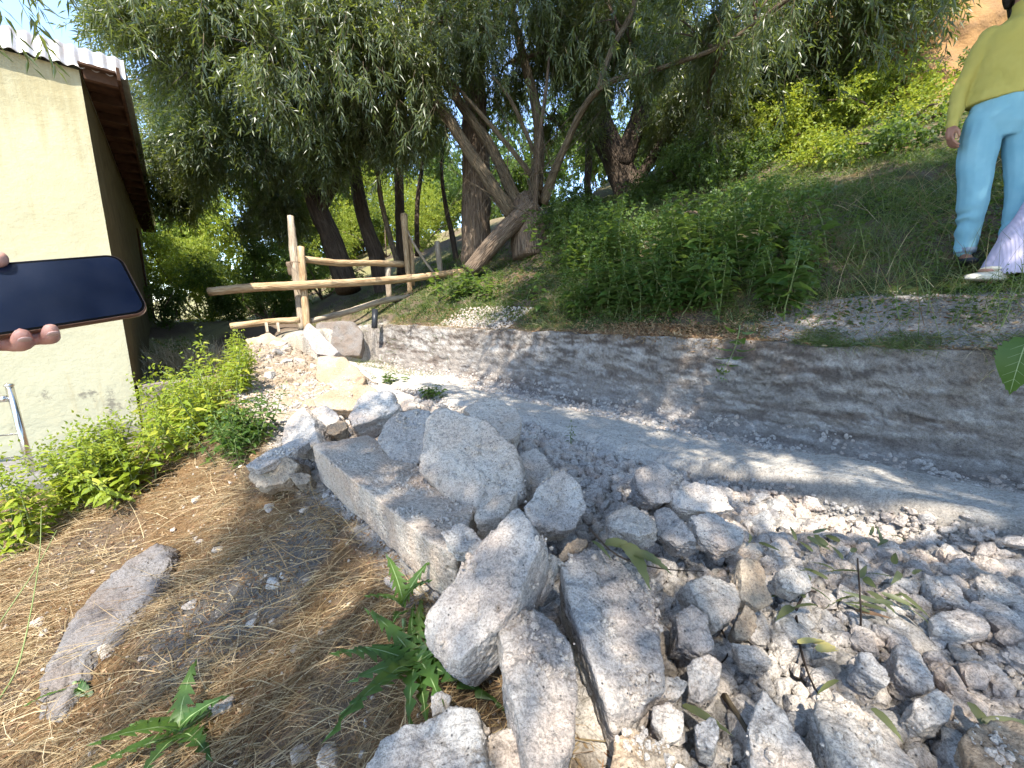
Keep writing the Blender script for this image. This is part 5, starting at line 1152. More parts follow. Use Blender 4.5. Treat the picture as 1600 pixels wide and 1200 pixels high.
# ---------------------------------------------------------------- bushes and the far wood
def bush(label, px, py, t, r, seed, mat='broad', dens=520, L=.055, W=.03, name='bush', group=None, fl=.85, n=4, gz=None, **kw):
    c = at(px, py, t); rg = np.random.default_rng(seed); z0 = Hp(c[0], c[1]); base = np.array((c[0], c[1], z0))
    bl = [(c+rg.normal(size=3)*r*.5*np.array((1, 1, .5)), r*rg.uniform(.5, .8), fl) for _ in range(n)]
    bl = [(np.array((b[0][0], b[0][1], max(b[0][2], Hp(b[0][0], b[0][1])+b[1]*.35))), b[1], b[2]) for b in bl]
    root = empty(name, tuple(base)); tag(root, label, 'bush', group)
    V, Fq, sp = crown_leaves(bl, rg, leafL=L, leafW=W, per=14, dens=dens, twig=.3, droop=.35, **kw); mesh_obj('foliage', V-base, Fq, M[mat], root, smooth=False)
    pr = [tube(np.array([base, (base+b[0])/2+rg.normal(size=3)*.1, b[0]])-base, [.03, .02, .008], 6, .1, 1, True, 4) for b in bl]; tube_obj('stems', pr, M['bark'], root); return root
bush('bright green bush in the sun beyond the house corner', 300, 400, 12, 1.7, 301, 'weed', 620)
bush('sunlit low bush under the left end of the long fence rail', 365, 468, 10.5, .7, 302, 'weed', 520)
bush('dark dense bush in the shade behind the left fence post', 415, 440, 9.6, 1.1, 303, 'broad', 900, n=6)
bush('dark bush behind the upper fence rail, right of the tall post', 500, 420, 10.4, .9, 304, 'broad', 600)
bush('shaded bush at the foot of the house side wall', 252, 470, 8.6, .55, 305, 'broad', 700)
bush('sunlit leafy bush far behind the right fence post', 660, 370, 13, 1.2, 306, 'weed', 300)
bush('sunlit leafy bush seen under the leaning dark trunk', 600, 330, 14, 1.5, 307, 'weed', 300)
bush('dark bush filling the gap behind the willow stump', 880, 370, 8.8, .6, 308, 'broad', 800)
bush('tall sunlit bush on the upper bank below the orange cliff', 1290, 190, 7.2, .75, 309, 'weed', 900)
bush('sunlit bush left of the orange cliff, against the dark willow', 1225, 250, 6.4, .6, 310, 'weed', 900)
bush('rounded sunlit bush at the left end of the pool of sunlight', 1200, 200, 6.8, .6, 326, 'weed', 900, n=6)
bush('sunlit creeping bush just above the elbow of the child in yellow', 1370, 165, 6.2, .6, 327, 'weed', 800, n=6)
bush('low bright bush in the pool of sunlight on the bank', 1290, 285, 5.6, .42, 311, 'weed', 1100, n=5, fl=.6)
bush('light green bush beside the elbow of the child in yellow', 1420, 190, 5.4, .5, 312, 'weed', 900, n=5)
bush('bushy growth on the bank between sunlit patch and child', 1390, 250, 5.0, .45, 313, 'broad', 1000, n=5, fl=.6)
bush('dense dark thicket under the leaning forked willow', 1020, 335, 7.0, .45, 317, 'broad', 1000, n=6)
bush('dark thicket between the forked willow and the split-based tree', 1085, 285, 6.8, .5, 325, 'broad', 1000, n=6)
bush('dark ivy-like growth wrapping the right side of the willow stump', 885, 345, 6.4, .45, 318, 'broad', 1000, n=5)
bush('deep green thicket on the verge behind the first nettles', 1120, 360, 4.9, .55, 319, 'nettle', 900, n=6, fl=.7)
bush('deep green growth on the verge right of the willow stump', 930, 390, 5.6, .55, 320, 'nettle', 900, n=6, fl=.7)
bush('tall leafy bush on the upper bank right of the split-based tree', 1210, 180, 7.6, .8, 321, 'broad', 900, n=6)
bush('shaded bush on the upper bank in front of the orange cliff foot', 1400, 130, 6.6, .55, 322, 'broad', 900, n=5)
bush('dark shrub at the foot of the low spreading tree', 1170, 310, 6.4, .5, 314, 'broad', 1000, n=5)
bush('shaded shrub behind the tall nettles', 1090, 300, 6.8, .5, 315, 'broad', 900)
bush('tuft of bare pale twigs with a green foot by the retaining wall', 290, 545, 5.6, .22, 316, 'grass', 900)
for i, (px, py, t, r) in enumerate([(250, 370, 16, 1.9), (340, 400, 17, 1.9), (440, 420, 15, 1.5), (540, 340, 17, 2.0), (640, 330, 19, 2.4), (740, 330, 17, 1.8), (840, 280, 16, 1.7), (940, 230, 14, 1.7), (560, 250, 18, 2.8), (720, 280, 20, 2.4), (440, 330, 16, 2.4), (860, 210, 17, 1.8), (1180, 130, 13, 2.2), (1330, 60, 13, 2.2), (1050, 190, 14, 1.8), (300, 250, 17, 2.2)]):
    WH = ['beside the end of the house', 'above the long fence rail end', 'behind the tall fence post', 'behind the upper rail', 'behind the right fence post', 'behind the thick straight trunk', 'behind the willow stump', 'behind the leaning forked willow', 'high behind the leaning dark trunk', 'high above the thick straight trunk', 'above the tall fence post', 'high above the willow stump', 'behind the split-based tree', 'left of the orange cliff', 'high behind the tall nettles', 'above the house eave end']
    bush('far leafy tree of the wood, '+WH[i], px, py, t, r, 330+i, 'weed' if i in (1, 4, 10) else 'broad', 170, .12, .06, 'distant_tree', None, n=6)
bush('green scrub clinging to the foot of the orange cliff', 1460, 160, 6.3, .4, 323, 'broad', 900, n=5)
bush('thin scrub hanging over the top of the orange cliff', 1420, 10, 6.6, .5, 324, 'broad', 600, n=5)
# orange earth cliff above the bank
def cliff():
    n = 60; m = 30; a = np.linspace(0, 1, n); b = np.linspace(0, 1, m)
    p0, p1 = at(1350, 150, 6.4), at(1720, 60, 6.0); X, Z = np.meshgrid(a, b, indexing='ij')
    base = p0[None, None]+(p1-p0)[None, None]*X[..., None]; P = base.copy(); P[..., 2] = -.2+p0[2]-1.2+Z*3.4; out = unit(np.cross((p1-p0), (0, 0, 1.)))
    if np.dot(out, p0) > 0: out = -out
    edge = np.minimum(X*5, 1)
    nz = fbm(P.reshape(-1, 3)*1.3, 4, 4).reshape(n, m)*.35+fbm(P.reshape(-1, 3)*6, 3, 9).reshape(n, m)*.08
    P = P+out*(nz*1+(1-Z)*.5-(1-edge)*1.2)[..., None]
    V = P.reshape(-1, 3); back = V-out*2.0
    i = np.arange(n-1)[:, None]*m; j = np.arange(m-1)[None]; Fq = np.stack([i+j, i+m+j, i+m+j+1, i+j+1], -1).reshape(-1, 4)
    k = n*m; t1 = np.stack([np.arange(n-1)*m+m-1, (np.arange(n-1)+1)*m+m-1, (np.arange(n-1)+1)*m+m-1+k, np.arange(n-1)*m+m-1+k], 1); t2 = np.stack([np.arange(m-1), np.arange(m-1)+1, np.arange(m-1)+1+k, np.arange(m-1)+k], 1)
    o = mesh_obj('earth_cliff', np.vstack([V, back]), np.vstack([Fq, t1, t2]), plain('orange_earth', (.34, .19, .075), .95, 0, .05, (.22, .13, .065), 3, 1, .06)); tag(o, 'crumbling orange earth cliff above the bank', kind='structure')
cliff()

# ---------------------------------------------------------------- weeds
def serrate_leaf(L, W, n=7, teeth=.12, fold=.18, droop=.35, lobed=0, seed=0):
    """one leaf along +X, toothed edge, folded on the midrib"""
    r_ = np.random.default_rng(seed); xs = np.linspace(0, 1, n*2+1); w_ = np.sin(np.pi*np.clip(xs, 0, 1)**(.62))**(.9)*W/2
    for i in range(1, len(xs)-1):
        if lobed: w_[i] *= (1.25 if i % 2 else 1-lobed)
        else: w_[i] *= 1+(teeth if i % 2 else -teeth)
    w_[0] = W*.03; w_[-1] = 0
    z = -droop*L*xs**2; V, Fq = [], []
    off = np.array([(-.035 if i % 2 else .02)*L*(2.2 if lobed else 1) for i in range(len(xs))]); off[0] = off[-1] = 0
    for i, x in enumerate(xs): V += [(x*L, 0, z[i]), (x*L+off[i], w_[i], z[i]+fold*w_[i]), (x*L+off[i], -w_[i], z[i]+fold*w_[i])]
    for i in range(len(xs)-1): a, b = i*3, i*3+3; Fq += [(a, b, b+1, a+1), (a+2, b+2, b, a)]
    return np.array(V), np.array(Fq)
def place(V, pos, d, up=(0, 0, 1), roll=0, s=1):
    d = unit(np.array(d, float)); y = np.cross(up, d); y = y/(np.linalg.norm(y)+1e-9); z = np.cross(d, y); c, s_ = math.cos(roll), math.sin(roll); y2 = y*c+z*s_; z2 = z*c-y*s_
    return (V[:, :1]*d+V[:, 1:2]*y2+V[:, 2:]*z2)*s+np.array(pos)
def stem_weed(seed, h=.5, leafL=.07, leafW=.04, nodes=9, tip=True, lean=.15, lobed=0, teeth=.12):
    """upright stem with opposite pairs of leaves and a small flowering tip"""
    rg = np.random.default_rng(seed); d0 = np.array((rg.normal()*lean, rg.normal()*lean, 1)); pts = [np.zeros(3)]; cur = np.zeros(3); d = unit(d0)
    for k in range(6): d = unit(d+rg.normal(size=3)*.08); cur = cur+d*h/6; pts.append(cur)
    pts = np.array(pts); ts = np.linspace(.12, 1, nodes); stem = tube(pts, np.linspace(.0035, .0012, 7), 5, 0, 0, True, 2); Vs, Fs = [], []; o = 0
    for k, t in enumerate(ts):
        p = np.array([np.interp(t*6, range(7), pts[:, a]) for a in range(3)]); sc_ = (1.05-abs(t-.45)*1.1)*rg.uniform(.8, 1.15); a0 = k*1.57+rg.normal()*.2
        for m_ in (0, math.pi):
            for extra in (0,) if t < .9 else (0, .8):
                a = a0+m_+extra; dv = (math.cos(a), math.sin(a), rg.uniform(.0, .45)); V, Fq = serrate_leaf(leafL*sc_, leafW*sc_, 4, teeth, .25, rg.uniform(.2, .6), lobed, seed+k)
                V = place(V, p+np.array(dv)*.012, dv, roll=rg.normal()*.25); Vs.append(V); Fs.append(Fq+o); o += len(V)
    if tip:
        n = 26; B = pts[-1]+rg.normal(size=(n, 3))*np.array((.012, .012, .03)); V, Fq = kites(B, rg.normal(size=(n, 3))+(0, 0, .6), np.full(n, .016), np.full(n, .008), rg); Vs.append(V); Fs.append(Fq+o)
    return stem, (np.vstack(Vs), np.vstack(Fs))
M['stalk'] = plain('weed_stalk', (.16, .20, .07), .6)
def weed_proto(name, mat, *a, **k):
    st, lf = stem_weed(*a, **k); r = empty(name); tube_obj('stem', [st], M['stalk'], r); mesh_obj('leaves', lf[0], lf[1], M[mat], r, smooth=False); return r
LMV = {'sun': [((60, 830), 'beside the railing foot'), ((140, 790), 'in front of the concrete walk'), ((230, 720), 'below the house corner'), ((300, 690), 'in front of the retaining wall'), ((360, 600), 'beside the far sandy mound'), ((20, 870), 'at the left edge of the picture')],
  'verge': [((700, 470), 'below the pole fence rail end'), ((770, 470), 'below the leaning log of the willow'), ((850, 490), 'in front of the willow stump'), ((930, 450), 'right of the willow stump'), ((1000, 490), 'over the dead leaves on the rim'), ((1060, 440), 'at the foot of the tallest nettles'), ((1150, 490), 'right above the hanging nettle'), ((1170, 420), 'behind the hanging nettle'), ((1240, 490), 'left of the pale gravel spill')],
  'bank': [((1200, 320), 'below the split-based tree'), ((1330, 320), 'in the pool of sunlight'), ((1450, 320), 'left of the child in blue trousers'), ((1300, 420), 'above the pale gravel spill'), ((1430, 510), 'on the rim below the gravel spill'), ((1560, 500), 'on the rim below the two children')]}
def scatter(protos, spots, label, group, cat, seed, tilt=.2, smin=.7, smax=1.2, sink=.01, lm=None):
    rg = np.random.default_rng(seed); used = {}
    if lm: LP = np.array([ground(*p)[0][:2] for p, _ in LMV[lm]])
    for (x, y) in spots:
        i = int(rg.integers(len(protos))); o = protos[i]
        if i in used: o = copy_tree(protos[i])
        used[i] = 1; s = rg.uniform(smin, smax); o.location = (x, y, Hp(x, y)-sink); o.scale = (s, s, s); o.rotation_euler = (rg.normal()*tilt, rg.normal()*tilt, rg.uniform(0, 6.28)); wh = ' '+LMV[lm][int(np.argmin(np.hypot(LP[:, 0]-x, LP[:, 1]-y)))][1] if lm else ''; tag(o, label+wh, cat, group+wh)
    for i, p in enumerate(protos):
        if i not in used:
            for c in list(p.children): bpy.data.objects.remove(c)
            bpy.data.objects.remove(p)
def spots_px(boxes, seed):
    rg = np.random.default_rng(seed); out = []
    for (poly, n) in boxes:
        P = np.array(poly, float); k = 0
        while k < n:
            w_ = rg.dirichlet(np.ones(len(P))*.8); px, py = w_@P; p, t = ground(px, py); out.append((p[0], p[1])); k += 1
    return out
# sunlit weeds down the left slope
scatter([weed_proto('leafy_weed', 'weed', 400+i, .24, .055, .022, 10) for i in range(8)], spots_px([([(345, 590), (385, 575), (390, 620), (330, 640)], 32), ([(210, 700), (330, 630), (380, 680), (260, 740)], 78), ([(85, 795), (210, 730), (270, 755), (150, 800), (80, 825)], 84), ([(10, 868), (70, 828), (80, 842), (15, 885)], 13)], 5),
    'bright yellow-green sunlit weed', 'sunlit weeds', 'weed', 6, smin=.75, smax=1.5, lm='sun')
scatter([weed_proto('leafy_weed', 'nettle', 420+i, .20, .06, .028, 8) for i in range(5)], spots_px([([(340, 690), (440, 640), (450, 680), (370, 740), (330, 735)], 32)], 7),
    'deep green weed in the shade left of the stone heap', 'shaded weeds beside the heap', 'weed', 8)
# green verge on top of the channel wall
scatter([weed_proto('nettle', 'nettle', 440+i, .33, .095, .066, 8) for i in range(8)], spots_px([([(820, 490), (960, 450), (1200, 440), (1200, 500), (1050, 508), (850, 508)], 116), ([(660, 465), (760, 440), (850, 470), (700, 480)], 26), ([(880, 440), (1180, 390), (1190, 440), (900, 460)], 90), ([(1170, 470), (1260, 480), (1250, 505), (1180, 500)], 14), ([(1180, 400), (1300, 390), (1290, 440), (1190, 450)], 14)], 9),
    'leafy nettle on the shaded verge', 'nettles on the verge', 'nettle', 10, .15, .6, 1.5, lm='verge')
scatter([weed_proto('nettle', 'nettle', 460+i, .80, .125, .085, 11) for i in range(4)], spots_px([([(1000, 430), (1100, 425), (1120, 460), (1030, 460)], 26), ([(850, 420), (960, 400), (980, 440), (860, 450)], 20), ([(1100, 450), (1190, 430), (1170, 470)], 12)], 11),
    'tall nettle with tiered leaves', 'tall nettles', 'nettle', 12, .06, .5, 1.15, lm='verge')
scatter([weed_proto('leafy_weed', 'broad', 480+i, .30, .045, .026, 10) for i in range(6)], spots_px([([(1150, 300), (1350, 290), (1480, 330), (1200, 380)], 30), ([(1200, 400), (1450, 380), (1480, 420), (1250, 430)], 12), ([(1380, 500), (1600, 470), (1600, 530), (1450, 520)], 14)], 13),
    'small leafy weed in the bank grass', 'small weeds', 'weed', 14, .15, .5, 1.1, lm='bank')
scatter([weed_proto('leafy_weed', 'nettle', 500+i, .13, .05, .035, 6, tip=False) for i in range(3)], spots_px([([(578, 592), (640, 585), (650, 600), (600, 605)], 10), ([(640, 612), (700, 612), (695, 632), (660, 635)], 10)], 15),
    'low deep green weed rooted in the channel floor behind the far blocks', 'weeds in the channel', 'weed', 16, .2, .7, 1.2)
def single(name, label, cat, px, py, proto, s=1, rot=(0, 0, 0), loc=None):
    p = ground(px, py)[0] if loc is None else np.array(loc); proto.location = tuple(p); proto.scale = (s,)*3; proto.rotation_euler = rot; tag(proto, label, cat); return proto
single('nettle', 'nettle hanging down over the middle of the channel wall with a pale tassel', 'nettle', 0, 0, weed_proto('nettle', 'nettle', 520, .27, .10, .06, 6), 1.15, (R(172), R(6), 0), at(1156, 508, 2.47))
single('nettle', 'small shaded weed growing between crumbs behind the pointed boulder', 'weed', 893, 700, weed_proto('leafy_weed', 'grass', 521, .12, .035, .010, 8), 1)
RIB = []
def rosette(seed, n=12, L=.16, W=.05, lobed=.55, up=.6):
    rg = np.random.default_rng(seed); Vs, Fs = [], []; o = 0; RIB.clear()
    for k in range(n):
        a = k*2.4+rg.normal()*.2; e = up*rg.uniform(.3, 1.3); l = L*rg.uniform(.6, 1.1); dr = rg.uniform(.3, .8); V, Fq = serrate_leaf(l, W*rg.uniform(.8, 1.1), 7, .1, .35, dr, lobed, seed+k); rl = rg.normal()*.3
        rb = tube(np.array([(t*l, 0, -dr*l*t*t+.0008) for t in (0, .33, .66, .97)]), [.0022, .0016, .001, .0004], 5); RIB.append((place(rb[0], (0, 0, .005+.03*e), (math.cos(a), math.sin(a), e), roll=rl), rb[1], rb[2]))
        V = place(V, (0, 0, .005+.03*e), (math.cos(a), math.sin(a), e), roll=rl); Vs.append(V); Fs.append(Fq+o); o += len(V)
    return np.vstack(Vs), np.vstack(Fs)
M['rib'] = plain('leaf_rib', (.22, .30, .12), .5)
M['thistle'] = leaf_mat('thistle_leaf', [(0, (.035, .085, .02)), (.6, (.06, .13, .028)), (1, (.10, .18, .045))], .4, rough=.4)
def rosette_obj(name, label, px, py, seed, lift=0, **k):
    V, Fq = rosette(seed, **k); r = empty(name, tuple(ground(px, py)[0]+np.array((0, 0, lift)))); mesh_obj('leaves', V, Fq, M['thistle'], r, smooth=True)
    tube_obj('stem', [tube([(0, 0, -.03), (0, 0, .03)], [.006, .005], 6)]+RIB, M['rib'], r); tag(r, label, 'weed'); return r
rosette_obj('toothed_weed', 'largest jagged-leaved green plant, growing against the tipped slab', 655, 1060, 61, n=22, L=.18, W=.036, up=.9)
rosette_obj('toothed_weed', 'upright jagged-leaved sprig beside the tipped slab, top of the large plant', 632, 985, 62, n=5, L=.10, W=.034, up=2.2)
rosette_obj('toothed_weed', 'tall narrow jagged-leaved plant at the bottom left edge', 285, 1165, 63, n=9, L=.15, W=.045, up=1.1)
rosette_obj('toothed_weed', 'small leafy sprout at the bottom edge between the grey slabs', 822, 1190, 64, n=7, L=.07, W=.018, up=1.0, lobed=.2)
rosette_obj('toothed_weed', 'flat blue-green leaves over the foot of the bedrock ridge', 120, 1080, 65, n=6, L=.10, W=.03, up=.3, lobed=.1)
V, Fq = serrate_leaf(.16, .075, 9, .05, .15, .1); lt_ = at(1606, 528, 1.5); ld_ = at(1572, 618, 1.5)-lt_; V, Fq = serrate_leaf(.215, .125, 11, .06, .35, .25, 0, 3); o = mesh_obj('leaf', place(V, (0, 0, 0), ld_, up=-lt_/np.linalg.norm(lt_), roll=.15), Fq, M['nettle'], loc=tuple(lt_)); tag(o, 'single big dark green leaf at the right edge in front of the channel wall', 'leaf')
mr = tube(np.array([(0, 0, .0), (.07, 0, -.002), (.14, 0, -.018), (.205, 0, -.046)]), [.0022, .0017, .0012, .0005], 6, 0, 0, True, 4); mr = (place(mr[0], (0, 0, 0), ld_, up=-lt_/np.linalg.norm(lt_), roll=.15), mr[1], mr[2]); tube_obj('midrib', [mr], plain('pale_rib', (.30, .36, .16), .5), o)
for k in range(5):
    for sg in (-1, 1):
        x0 = .025+.033*k; vn = tube(np.array([(x0, 0, -.25*.215*(x0/.215)**2), (x0+.028, sg*.03, -.25*.215*((x0+.028)/.215)**2+.0115)]), [.0009, .0004], 4); vn = (place(vn[0], (0, 0, 0), ld_, up=-lt_/np.linalg.norm(lt_), roll=.15), vn[1], vn[2]); tube_obj('vein', [vn], bpy.data.materials['pale_rib'], o)
ps = at(1608, 527, 1.5); gp = ground(1640, 830)[0]; o = tube_obj('plant_stem', [tube([ps, (ps+gp)/2+(.03, 0, .02), gp], [.002, .003, .004], 6, 0, 0, True, 4)], M['stalk']); tag(o, 'thin stalk carrying the big dark green leaf at the right edge', 'stem')

# ---------------------------------------------------------------- grass, straw and litter
M['dead_stalk'] = leaf_mat('dead_stalk', [(0, (.35, .28, .17)), (1, (.60, .52, .36))], .2, tcol=(.5, .4, .25))
def blades(name, label, n, spots, L, W, mat, seed, lean, up=(.2, 1.), hang=.5, cat='grass', zoff=0, curl=.3, segs=3):
    rg = np.random.default_rng(seed); x, y = spots(n, rg); n = len(x); z = H(x, y)+zoff; l = rg.uniform(L[0], L[1], n)[:, None]; w_ = rg.uniform(W[0], W[1], n)[:, None]
    d = np.stack([rg.normal(size=n)*lean[2]+lean[0], rg.normal(size=n)*lean[2]+lean[1], rg.uniform(up[0], up[1], n)], 1); d = unit(d); side = unit(np.cross(d, rg.normal(size=(n, 3)))); cv = unit(rg.normal(size=(n, 3)))*curl; cv[:, 2] = -np.abs(cv[:, 2])-hang
    B = np.stack([x, y, z], 1); V = []
    for k in range(segs): t = k/segs; p = B+d*l*t+cv*l*t*t*.5; ww = w_*(1-t*.75)/2; V += [p-side*ww, p+side*ww]
    V.append(B+d*l+cv*l*.5); V = np.stack(V, 1); m = V.shape[1]
    fs = [[2*k, 2*k+1, 2*k+3, 2*k+2] for k in range(segs-1)]+[[2*segs-2, 2*segs-1, 2*segs, 2*segs]]
    # the tip as a narrow quad
    V = np.concatenate([V[:, :-1], V[:, -1:], V[:, -1:]+side[:, None]*.0002], 1); m = V.shape[1]; fs[-1] = [2*segs-2, 2*segs-1, 2*segs+1, 2*segs]
    Fq = (np.array(fs)[None]+(np.arange(n)*m)[:, None, None]).reshape(-1, 4)
    return tag(mesh_obj(name, V.reshape(-1, 3), Fq, M[mat], smooth=False), label, cat, kind='stuff')
def sq_spots(s0, s1, q0, q1, f=None, pw=1.):
    def g(n, rg):
        s = s0+(s1-s0)*rg.random(n)**pw; q = rg.uniform(q0, q1, n); x, y = XY(s, q)
        if f is not None: ok = f(x, y, s, q, rg); return x[ok], y[ok]
        return x, y
    return g
def clumpy(k, th, sc_=4.):
    def f(x, y, s, q, rg): return fbm(np.stack([x*sc_, y*sc_, x*0], 1), 3, k)+rg.normal(size=len(x))*.12 > th
    return f
edge_q = lambda s: .42+.75*sst(s, 3.2, 5.6)
BR = [np.array(p, float) for p in ([(266, 852), (240, 846), (205, 866), (165, 895), (140, 930), (108, 970), (72, 1045), (62, 1112), (95, 1105), (130, 1050), (165, 1000), (215, 930), (240, 905), (264, 880)],)]
def offrock(x, y, rg):
    z = H(x, y); zc = y*CT-z*ST; yc = y*ST+z*CT; px = 800+F*x/zc; py = 600-F*yc/zc+rg.normal(size=len(x))*3; px = px+rg.normal(size=len(x))*3; P = BR[0]; ins = np.zeros(len(x), bool)
    for i in range(len(P)):
        (x1, y1), (x2, y2) = P[i], P[i-1]; c = ((y1 > py) != (y2 > py)) & (px < (x2-x1)*(py-y1)/(y2-y1+1e-9)+x1); ins ^= c
    return ~(ins & (rg.random(len(x)) < .93))
onslope = lambda x, y, s, q, rg: (q < edge_q(s)+.07)
def bare(x, y, s, q, rg):
    return offrock(x, y, rg) & onslope(x, y, s, q, rg) & (np.exp(-(((x+.80)/.30)**2+((y-1.12)/.22)**2))+.25*rg.random(len(x)) < .62) & (fbm(np.stack([x*5, y*5, x*0], 1), 3, 3)+rg.normal(size=len(x))*.10 > -.05)
blades('dry_grass', 'long bleached straw combed down the left slope', 52000, sq_spots(-.4, 2.8, -1.25, .5, bare, 1.2), (.04, .17), (.0008, .0024), 'straw', 71, (-.75, -.35, .55), (.02, .45), .45, 'dry grass', .004, .8)
blades('dry_grass', 'dry straw on the sunlit lower slope', 26000, sq_spots(1.2, 6.0, -1.3, .9, onslope, 1.3), (.03, .12), (.001, .003), 'straw', 72, (-.3, -.2, .8), (.1, .8), .4, 'dry grass', .002, .8)
blades('dry_grass', 'coarse bent straw stalks lying over the slope', 2600, sq_spots(-.4, 3.2, -1.25, .5, lambda x, y, s, q, rg: onslope(x, y, s, q, rg) & offrock(x, y, rg), 1.2), (.10, .26), (.0018, .0034), 'straw', 82, (-.6, -.5, .7), (.05, .5), .35, 'dry grass', .006, .6)
def litter(name, label, n, spots, L, W, mat, seed, cat='plant litter'):
    rg = np.random.default_rng(seed); x, y = spots(n, rg); n = len(x); z = H(x, y)+rg.uniform(.001, .012, n); d = rg.normal(size=(n, 3))*(1, 1, .45); V, Fq = kites(np.stack([x, y, z], 1), d, rg.uniform(*L, n), rg.uniform(*W, n), rg, 0); return tag(mesh_obj(name, V, Fq, M[mat], smooth=False), label, cat, kind='stuff')
litter('litter', 'crumbled brown plant litter between the straw', 90000, sq_spots(-.4, 5.5, -1.3, .8, lambda x, y, s, q, rg: onslope(x, y, s, q, rg) & offrock(x, y, rg), 1.6), (.005, .022), (.002, .007), 'litter', 73)
litter('litter', 'thick brown leaf litter on the rim between the nettles', 9000, lambda n, rg: (lambda s_, q_: XY(s_, q_))(rg.normal(size=n)*.35+1.45, rg.uniform(2.98, 3.3, n)), (.015, .05), (.004, .012), 'litter', 83)
litter('litter', 'dead leaves and chaff along the top of the channel wall', 14000, sq_spots(-1.5, 6, 3.02, 3.6, None), (.01, .04), (.003, .010), 'litter', 74)
blades('dry_grass', 'dead grass hanging over the rim of the channel wall', 5000, sq_spots(-1.2, 6, 3.0, 3.14, clumpy(5, -.05)), (.05, .16), (.001, .003), 'straw', 75, (-.5, -.5, .6), (-.1, .5), .9, 'dry grass')
blades('grass', 'green grass over the shaded right bank', 80000, sq_spots(-2.6, 4.0, 3.1, 7.0, lambda x, y, s, q, rg: (clumpy(6, -.12)(x, y, s, q, rg)) & ~((np.exp(-((q-3.38)/.3)**4)*np.exp(-((s+.15)/1.0)**4) > .4) & (rg.random(len(x)) < .93))), (.05, .17), (.002, .005), 'grass', 76, (0, 0, .6), (.3, 1.), .35)
blades('grass', 'grass and stalks around the fence and willow feet', 16000, sq_spots(4.0, 10, 2.3, 8.0, clumpy(8, -.1)), (.06, .2), (.003, .007), 'grass', 77, (0, 0, .6), (.3, 1.), .35)
blades('dry_grass', 'bleached grass on the upper bank', 12000, sq_spots(-2.0, 9, 3.4, 8.0, clumpy(9, .05)), (.06, .2), (.002, .005), 'straw', 78, (0, 0, .7), (.05, .8), .4, 'dry grass')
litter('ground_cover', 'small-leaved creeping ground cover on the right bank', 90000, sq_spots(-1.6, 8.5, 3.3, 8.0, clumpy(12, -.22, 2.)), (.02, .05), (.012, .028), 'broad', 79, 'ground cover')
blades('dry_grass', 'pale dead stalks behind the retaining wall', 2400, lambda n, rg: (lambda p: (p[0]+rg.normal(size=n)*.22, p[1]+rg.normal(size=n)*.14))(at(295, 560, 5.6)), (.25, .6), (.005, .010), 'dead_stalk', 80, (0, 0, .35), (.7, 1.), .15, 'dry grass')
blades('dry_grass', 'tall bent dry stalks standing in the bank grass', 420, sq_spots(-1.6, 3.0, 3.3, 6.0), (.25, .6), (.002, .0045), 'straw', 85, (0, 0, .45), (.5, 1.), .3, 'dry grass')
blades('grass', 'tufted knee-high grass on the shaded right bank', 9000, sq_spots(-1.8, 3.2, 3.35, 6.2, clumpy(21, .08, 2.2)), (.12, .34), (.003, .007), 'grass', 86, (0, 0, .5), (.5, 1.), .5)
blades('grass', 'tall thin grass stems on the right bank in front of the children', 130, sq_spots(-.9, .6, 3.15, 4.0), (.3, .6), (.002, .004), 'grass', 81, (0, 0, .25), (.8, 1.), .15)
blades('grass', 'tangled green grass hanging over the channel rim on the right', 7000, sq_spots(-1.3, .55, 3.0, 3.25, clumpy(15, -.1)), (.05, .16), (.002, .005), 'grass', 84, (-.4, -.4, .6), (.0, .8), .7)
# fallen willow leaves on the stones

def fallen(label, px, py, lift, L, W, ang, mat='fallen', curl=.3, tilt=.2, group=None, roll=0, z=None):
    V, Fq = serrate_leaf(L, W, 6, .02, .3, curl); p = ground(px, py)[0]+np.array((0, 0, lift))
    if z: r_ = ray(px, py); p = r_*(z/r_[2])
    a = R(ang)
    o = mesh_obj('fallen_leaf', place(V, (0, 0, 0), (math.cos(a), math.sin(a), tilt), roll=roll), Fq, M[mat], loc=tuple(p)); tag(o, label, 'leaf', group)
fallen('narrow leaf standing on end at the channel edge', 1380, 868, .01, .085, .016, 100, tilt=3, curl=.1)
fallen('curled brown-backed leaf between the two pale slabs on the right', 1485, 905, .03, .075, .022, -55, 'litter', .3)
fallen('broad limp olive leaf, left one of the bunch on the crumbly block', 945, 850, .10, .085, .035, -10, 'fallen', .5, z=-.475)
fallen('broad limp olive leaf hanging down in the middle of the bunch on the crumbly block', 975, 850, .11, .09, .035, -75, 'fallen', .6, z=-.475)
fallen('darker crumpled leaf, right one of the bunch on the crumbly block', 990, 865, .10, .07, .03, -30, 'fallen', .5, z=-.475)
fallen('thin leaf hanging left of the bunch on the crumbly block', 925, 845, .09, .065, .010, -65, 'fallen', .3, z=-.475)
fallen('pale yellow leaf wedged beside the notched slab', 890, 1150, .06, .05, .015, 75, 'yellow_leaf', .1)
fallen('green-yellow leaf at the bottom edge by the sandy stone', 1060, 1165, .08, .075, .016, -40, 'fallen', .2)
fallen('bright yellow leaf on the rubble above the oval boulder', 1270, 1058, .06, .05, .020, 10, 'yellow_leaf', .4)
fallen('yellow leaf partly under the bright one above the oval boulder', 1262, 1040, .055, .05, .014, -10, 'yellow_leaf', .4)
fallen('greenish yellow leaf lying across the rubble above the oval boulder', 1240, 1045, .06, .06, .014, 5, 'yellow_leaf', .2)
fallen('reddish brown leaf under the dark standing twig', 1330, 985, .05, .065, .015, -30, 'litter', .1)
rg = np.random.default_rng(55)
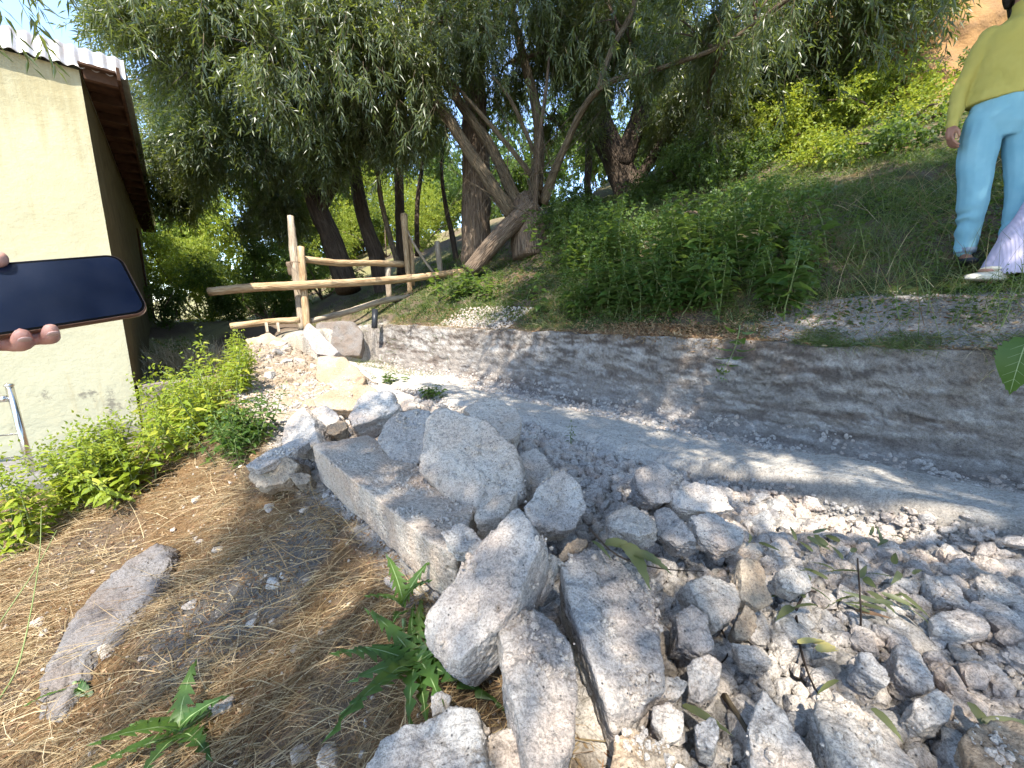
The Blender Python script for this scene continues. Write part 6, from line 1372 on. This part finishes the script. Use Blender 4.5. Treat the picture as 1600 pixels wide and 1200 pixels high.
for k in range(44):
    px, py = (rg.uniform(1230, 1420), rg.uniform(855, 1000)) if k < 34 else (rg.uniform(1030, 1560), rg.uniform(860, 1190))
    fallen('dull willow leaf on the rubble '+('around the upright dark twig' if k < 34 else 'right of the crumbly block' if px < 1250 else 'in the right of the heap'), px, py, .062, rg.uniform(.045, .085), rg.uniform(.009, .018), rg.uniform(0, 360), 'fallen', rg.uniform(0, .4), rg.uniform(-.1, .4), 'fallen willow leaves '+('around the upright dark twig' if k < 34 else 'right of the crumbly block' if px < 1250 else 'in the right of the heap'), rg.normal()*.5)
def twig(label, pts, r, mat='bark_dark', cat='twig', lift=0):
    P = []
    for px, py, l in pts:
        g = ground(px, py)[0]; r_ = ray(px, py); P.append(g+np.array((0, 0, l)) if l > 0 else r_*(l/r_[2]))
    o = tube_obj('twig', [tube(P, np.linspace(r, r*.5, len(P)), 6, .2, 3, True, 4)], M[mat]); tag(o, label, cat)
g = ground(1342, 995)[0]; o = tube_obj('twig', [tube([g, g+(.0, .004, .05), at(1340, 872, np.linalg.norm(g)/np.linalg.norm(ray(1342, 995))*.99)], [.0022, .0020, .0014], 6, .1, 1, True, 4)], M['bark_dark']); tag(o, 'dark twig standing upright in the rubble among green leaves', 'twig')
twig('long dark twig crossing the crumbly block to the right', [(920, 825, -.48), (965, 868, -.49), (1030, 888, -.51), (1100, 893, -.55)], .0022)
twig('brown twig running down beside the oval boulder', [(1240, 965, .03), (1245, 1030, .04), (1262, 1090, .04), (1290, 1140, .04)], .0030)
twig('curved brown twig above the yellow leaves', [(1235, 985, .03), (1255, 955, .05), (1285, 945, .03)], .0030)
twig('grey stick lying left of the narrow pointed stone', [(1130, 1110, .03), (1150, 1150, .04), (1175, 1195, .04)], .0065, 'bark_pale', 'stick')
twig('dark curved twig between knobbly and egg-shaped stones', [(1105, 985, .03), (1125, 1010, .04), (1135, 1040, .03), (1122, 1060, .03)], .0028)
twig('bent green-grey stalk at the lower left edge', [(0, 1105, .02), (45, 1070, .10), (75, 940, .16), (82, 870, .22)], .0022, 'stalk', 'stalk')
twig('thin leaning stalk crossing the sunlit straw', [(0, 1000, .05), (70, 945, .15), (105, 900, .2)], .0020, 'stalk', 'stalk')
twig('pale dead stalk lying over the brown litter', [(420, 850, .02), (480, 890, .03), (540, 860, .03)], .0016, 'straw', 'stalk')
twig('long pale straw stalk bent over the slope', [(470, 1020, .02), (540, 1040, .05), (640, 1000, .02)], .0013, 'straw', 'stalk')
